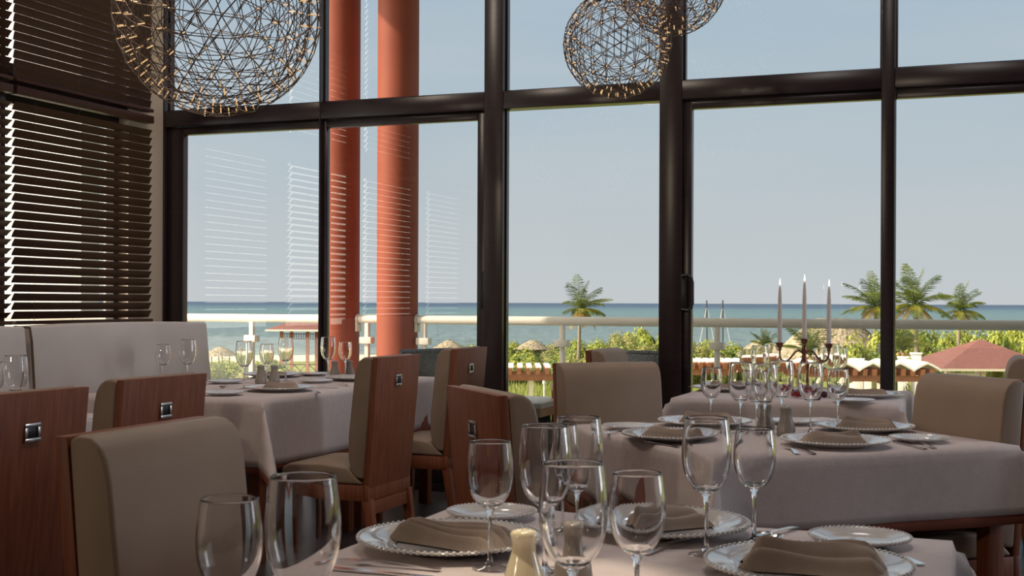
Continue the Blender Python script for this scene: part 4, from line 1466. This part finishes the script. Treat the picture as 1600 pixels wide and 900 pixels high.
# agave clumps in the garden bed below the terrace
def agave(px, d, sc_, label):
    u, n = gpt(px, d)
    m = MB()
    for k in range(46):
        a = rnd.uniform(0, 6.28)
        e = rnd.uniform(.25, 1.3)
        L = rnd.uniform(.7, 1.1)
        dx, dy = math.cos(a), math.sin(a)
        tip = Vector((dx * math.cos(e), dy * math.cos(e), math.sin(e))) * L
        s = Vector((-dy, dx, 0)) * .045
        md = tip * .5 + Vector((0, 0, .04))
        m.add([-s * .6, s * .6, md + s, tip, md - s], [(0, 1, 2, 3, 4)])
    o = m.obj('agave', M['leaf'], None, fixn=False, smooth=False)
    o.location = (u, n, Z_G)
    o.scale = (sc_,) * 3
    setp(o, label, 'plant', 'spiky plants in the garden bed')
agave(826, 64, 1.6, 'spiky plant in the garden bed, left of the thin lamp post')
agave(808, 66, 1.4, 'spiky plant at the left end of the garden bed, at the thick post')
agave(845, 63, 1.5, 'spiky plant in the garden bed, right below the pergola end')
agave(862, 66, 1.2, 'spiky plant at the right end of the garden bed, by the teak arm')
t_u, t_n = gpt(851, 60)
t = thing('garden_lamp_post', 'thin grey garden post below the pergola', 'post', (t_u, t_n, Z_G), 0)
MB().tube([(0, 0, 0), (0, 0, 2.3)], .045, 10).obj('pole', M['rail'], t)
MB().tube([(0, 0, 2.3), (0, 0, 2.5)], .09, 12).obj('lamp_head', M['rail'], t)
# garden paths
pt_ = MB()
pt_.box(-30, 30, 68.5, 71, Z_G + .005, Z_G + .03)
po = st('path', pt_, M['sand'], smooth=False)
po.rotation_euler = (0, 0, R(YAW))
# distant pool deck at right
pd = st('pool_deck', MB().box(12, 34, 52, 62, Z_G + .005, Z_G + .05), M['sand'], smooth=False)
pd.rotation_euler = (0, 0, R(YAW))

# thatched umbrellas
def make_thatch(label, seed=1):
    r_ = random.Random(seed)
    t = thing('thatched_umbrella', label, 'umbrella', group='thatched beach umbrellas')
    m = MB()
    for ring in range(6):
        f0 = ring / 6
        for k in range(60):
            a = 6.283 * (k + r_.random()) / 60
            r0, r1 = 1.45 * f0, 1.45 * (f0 + .24) + r_.uniform(-.08, .12)
            z0, z1 = 2.9 - .75 * f0 ** 1.3, 2.9 - .75 * (f0 + .24) ** 1.3 - .03
            w = .10
            c, s = math.cos(a), math.sin(a)
            m.add([(r0 * c - w * s * .6, r0 * s + w * c * .6, z0 + .03), (r0 * c + w * s * .6, r0 * s - w * c * .6, z0 + .03), (r1 * c + w * s, r1 * s - w * c, z1), (r1 * c - w * s, r1 * s + w * c, z1)], [(0, 1, 2, 3)])
    m.lathe([(0, 2.84), (.65, 2.54), (1.3, 2.08), (0, 2.3)], 20)
    m.obj('thatch', M['thatch'], t, fixn=False, smooth=False)
    for k in range(4):
        a = k * math.pi / 2 + .4
        MB().tube([(.8 * math.cos(a), .8 * math.sin(a), 0), (.8 * math.cos(a), .8 * math.sin(a), 2.4)], .05, 6).obj('post', M['trunk'], t)
    return t
um = [(345, 541, 112, 'thatched umbrella at far left, seen right of the pale bench end'), (702, 531, 116, 'thatched umbrella right of the wide column'), (832, 531, 115, 'thatched umbrella in the middle of the fixed window'), (898, 535, 124, 'thatched umbrella at the foot of the lone palm'),
      (1188, 531, 108, 'thatched umbrella left of the left candle'), (1150, 541, 120, 'sunlit thatched umbrella right of the rail post, in the row of three'), (1168, 543, 116, 'middle thatched umbrella of the row of three on the sand'), (1133, 539, 124, 'leftmost thatched umbrella of the row of three, near the masts')]
u0_ = None
for px, top, d, lb in um:
    u, n = gpt(px, d)
    z = zat(px, top, d) - 2.9
    if u0_ is None:
        u0_ = make_thatch(lb); u0_.location = (u, n, z)
    else:
        dup(u0_, (u, n, z), rnd.uniform(0, 6), lb)
# big thatched roof
d = 88
u, n = gpt(1302, d)
t = thing('thatched_restaurant_roof', 'big thatched palapa roof behind the candles', 'roof', (u, n, Z_G), R(YAW))
m = MB()
HH, EH = zat(1300, 499, d) - Z_G, zat(1300, 556, d) - Z_G
r_ = random.Random(5)
RX = 4.1
for ring in range(14):
    f0 = ring / 14
    for k in range(150):
        a = 6.283 * (k + r_.random()) / 150
        def q(f):
            return (RX * (.28 + .72 * f), HH - (HH - EH) * f ** 1.15)
        r0, z0 = q(f0)
        r1, z1 = q(min(1.12, f0 + .13 + r_.uniform(0, .05)))
        w = .11
        c, s = math.cos(a), math.sin(a)
        m.add([(r0 * c - w * s * .6, r0 * s + w * c * .6, z0 + .06), (r0 * c + w * s * .6, r0 * s - w * c * .6, z0 + .06), (r1 * c + w * s, r1 * s - w * c, z1 + r_.uniform(-.10, .16)), (r1 * c - w * s, r1 * s + w * c, z1)], [(0, 1, 2, 3)])
m.lathe([(0, HH - .1), (RX * .26, HH - .12), (RX * .56, HH - (HH - EH) * .42), (RX * .95, EH), (0, EH + .3)], 30)
m.obj('thatch', M['thatch'], t, fixn=False, smooth=False)
for k in range(8):
    a = k * math.pi / 4 + .2
    MB().tube([(RX * .85 * math.cos(a), RX * .85 * math.sin(a), 0), (RX * .85 * math.cos(a), RX * .85 * math.sin(a), EH + .3)], .09, 8).obj('post', M['trunk'], t)
# left beach gazebo
d = 98
u, n = gpt(492, d)
t = thing('beach_gazebo', 'red-roofed beach gazebo left of the thin mullion', 'gazebo', (u, n, Z_G), R(YAW))
zb, ze, za = .35, zat(490, 514, d) - Z_G, zat(490, 496, d) - Z_G
def hiproof(m, rx, ry, z0, z1, top=.0):
    m.hexa([(-rx, -ry, z0), (rx, -ry, z0), (rx, ry, z0), (-rx, ry, z0)], [(-top, -top, z1), (top, -top, z1), (top, top, z1), (-top, top, z1)])
m = MB(); hiproof(m, 3.3, 3.0, ze, za, .9)
m.obj('roof', M['roof'], t)
MB().box(-3.35, 3.35, -3.05, -2.98, ze - .12, ze + .02).box(-3.35, -3.28, -3.05, 3.05, ze - .12, ze + .02).obj('fascia', M['white'], t)
MB().box(-2.4, 2.4, -2.3, 2.3, 0, zb).obj('deck', M['terra'], t)
for x in (-2.2, -.2, 2.2):
    for y in (-2.2, 2.2):
        MB().box(x - .12, x + .12, y - .12, y + .12, zb, ze).obj('post', M['terra'], t)
m = MB()
for x0, x1 in ((-2.08, -.32), (-.08, 2.08)):
    for z in (ze - .75, ze - .35):
        m.box(x0, x1, -2.24, -2.18, z, z + .06)
    k = x0 + .1
    while k < x1:
        m.box(k, k + .04, -2.24, -2.18, ze - .69, ze - .35)
        k += .18
m.obj('fretwork', M['wood_edge'], t, smooth=False)
m = MB()
for x0, x1 in ((-2.08, -.32), (-.08, 2.08)):
    m.box(x0, x1, -2.24, -2.18, zb + 1.0, zb + 1.08).box(x0, x1, -2.24, -2.18, zb + .1, zb + .18)
    xm = (x0 + x1) / 2
    for a, b in ((x0, xm), (xm, x1)):
        m.tube([(a, -2.21, zb + .15), (b, -2.21, zb + 1.0)], .035, 4)
        m.tube([(a, -2.21, zb + 1.0), (b, -2.21, zb + .15)], .035, 4)
m.obj('railing', M['wood_edge'], t, smooth=False)
# large red roof at right
d = 58
u, n = gpt(1532, d)
t = thing('pavilion', 'pavilion with wide red hipped roof at right, behind the right chair', 'building', (u, n, Z_G), R(YAW))
ze, za = zat(1532, 572, d) - Z_G, zat(1532, 530, d) - Z_G
m = MB(); hiproof(m, 2.75, 2.75, ze, za, .02)
m.obj('roof', M['roof'], t, smooth=False)
MB().box(-2.77, 2.77, -2.80, -2.752, ze - .10, ze).obj('fascia', M['creamc'], t)
for x in (-2.3, -.75, .75, 2.3):
    for y in (-2.3, 2.3):
        MB().box(x - .1, x + .1, y - .1, y + .1, 0, ze).obj('post', M['creamc'], t)
MB().box(-2.2, -.9, -2.35, -2.25, ze - .55, ze - .2).box(.85, 1.9, -2.35, -2.25, ze - .62, ze - .1).obj('hanging_canvas', M['white'], t)
MB().box(1.3, 2.4, -2.6, -1.8, 0, ze - .12).obj('service_cabinet', M['rail'], t)
# pergolas
def pergola(x_px0, x_px1, y_px, d, label, canopy, cnt, group='terracotta pergolas in the garden'):
    u0, n0 = gpt(x_px0, d)
    z = zat((x_px0 + x_px1) / 2, y_px, d) - Z_G
    L = (x_px1 - x_px0) * d / F
    t = thing('pergola', label, 'pergola', (u0, n0, Z_G), R(YAW), group)
    MB().box(0, L, -.1, .1, z - .62, z - .38).box(0, L, 2.2, 2.4, z - .62, z - .38).obj('beam', M['terra'], t)
    for k in range(cnt):
        x = L * (k + .15) / cnt
        MB().hexa([(x, -.5, z - .36), (x + .16, -.5, z - .36), (x + .16, 2.8, z - .36), (x, 2.8, z - .36)], [(x, -.62, z - .10), (x + .16, -.62, z - .10), (x + .16, 2.9, z - .10), (x, 2.9, z - .10)]).obj('rafter', M['terra'], t)
    x = .4
    while x < L:
        for y in (0, 2.3):
            MB().box(x - .09, x + .09, y - .09, y + .09, 0, z - .62).obj('post', M['creamc'], t)
        x += 3.2
    if canopy:
        k = 0
        per = 1.08
        while k * per < L - .3:
            m = MB()
            x0 = k * per
            h = .30
            for sgn in (0,):
                m.grid(lambda i_, j_: (x0 + per * i_, -.66 + 3.4 * j_, z - .10 + h * (1 - abs(2 * i_ - 1)) ** .8), 8, 2)
                m.grid(lambda i_, j_: (x0 + per * i_, -.66 + 3.4 * j_, z - .14 + h * (1 - abs(2 * i_ - 1)) ** .8 - .05), 8, 2)
                m.grid(lambda i_, j_: (x0 + per * i_, -.66, z - .14 + h * (1 - abs(2 * i_ - 1)) ** .8 - .05 + .09 * j_), 8, 1)
            m.obj('canvas_wave', M['white'], t, fixn=False)
            k += 1
    else:
        for k in range(cnt):
            x = L * (k + .15) / cnt
            MB().box(x + .02, x + L / cnt * .62, -.55, 2.8, z - .095, z - .05).obj('roof_slat', M['white'], t)
pergola(690, 864, 570, 50, 'terracotta pergola end below the beach umbrella', False, 12)
pergola(1050, 1250, 562, 50, 'terracotta and white pergola behind the small glass row', False, 16)
pergola(1252, 1460, 572, 50, 'pergola with zigzag white canvas roof below the palms', True, 14)
# small white chimneys/planters beyond pergola
for px, py0, py1, lb in ((1412, 557, 582, 'square white vent stack beyond the zigzag canvas'), (1342, 560, 575, 'small white vent stack left of the right-hand mullion'), (1432, 551, 580, 'tapered cream vent stack at the edge of the red roof')):
    d = 54
    u, n = gpt(px, d)
    z1 = zat(px, py0, d) - Z_G
    o = MB().box(-.22, .22, -.22, .22, 0, z1).box(-.26, .26, -.26, .26, z1 - .08, z1 - .001).obj('vent_stack', M['rail'], None, bevel=.01)
    o.location = (u, n, Z_G)
    setp(o, lb, 'vent')
# cream parasols
def parasol(px, top, d, rad, label):
    u, n = gpt(px, d)
    z = zat(px, top, d) - Z_G
    t = thing('parasol', label, 'umbrella', (u, n, Z_G), .3, 'cream canvas parasols by the pool')
    MB().lathe([(0, z), (rad * .5, z - .28), (rad, z - .55), (rad, z - .62), (rad * .98, z - .60), (0, z - .1)], 8).obj('canopy', M['creamc'], t, angle=10)
    MB().tube([(0, 0, 0), (0, 0, z + .08)], .03, 8).obj('pole', M['rail'], t)
parasol(1352, 590, 56, 1.35, 'cream canvas parasol at the foot of the right-hand mullion')
parasol(1120, 600, 58, .9, 'cream canvas parasol behind the left glass of the middle table')
# catamaran with masts
for px, d, lb in ((1105, 135, 'beached sailboat with the left thin mast'), (1130, 131, 'beached sailboat with the right thin mast')):
    u, n = gpt(px, d)
    t = thing('sailboat', lb, 'boat', (u, n, Z_G + .05), R(YAW), 'sailboats on the beach')
    MB().tube([(0, 0, .2), (-.05, 0, zat(px, 470, d) - Z_G)], .07, 6).obj('mast', M['frame'], t)
    MB().tube([(-1.1, 0, .2), (-.02, 0, 6.0)], .02, 4).tube([(1.1, 0, .2), (-.02, 0, 6.0)], .02, 4).obj('stay', M['rail'], t)
    MB().hexa([(-1.3, -.9, 0), (1.3, -.9, 0), (1.3, .9, 0), (-1.3, .9, 0)], [(-1.5, -1.1, .35), (1.5, -1.1, .35), (1.5, 1.1, .35), (-1.5, 1.1, .35)]).obj('hull', M['white'], t, bevel=.05)
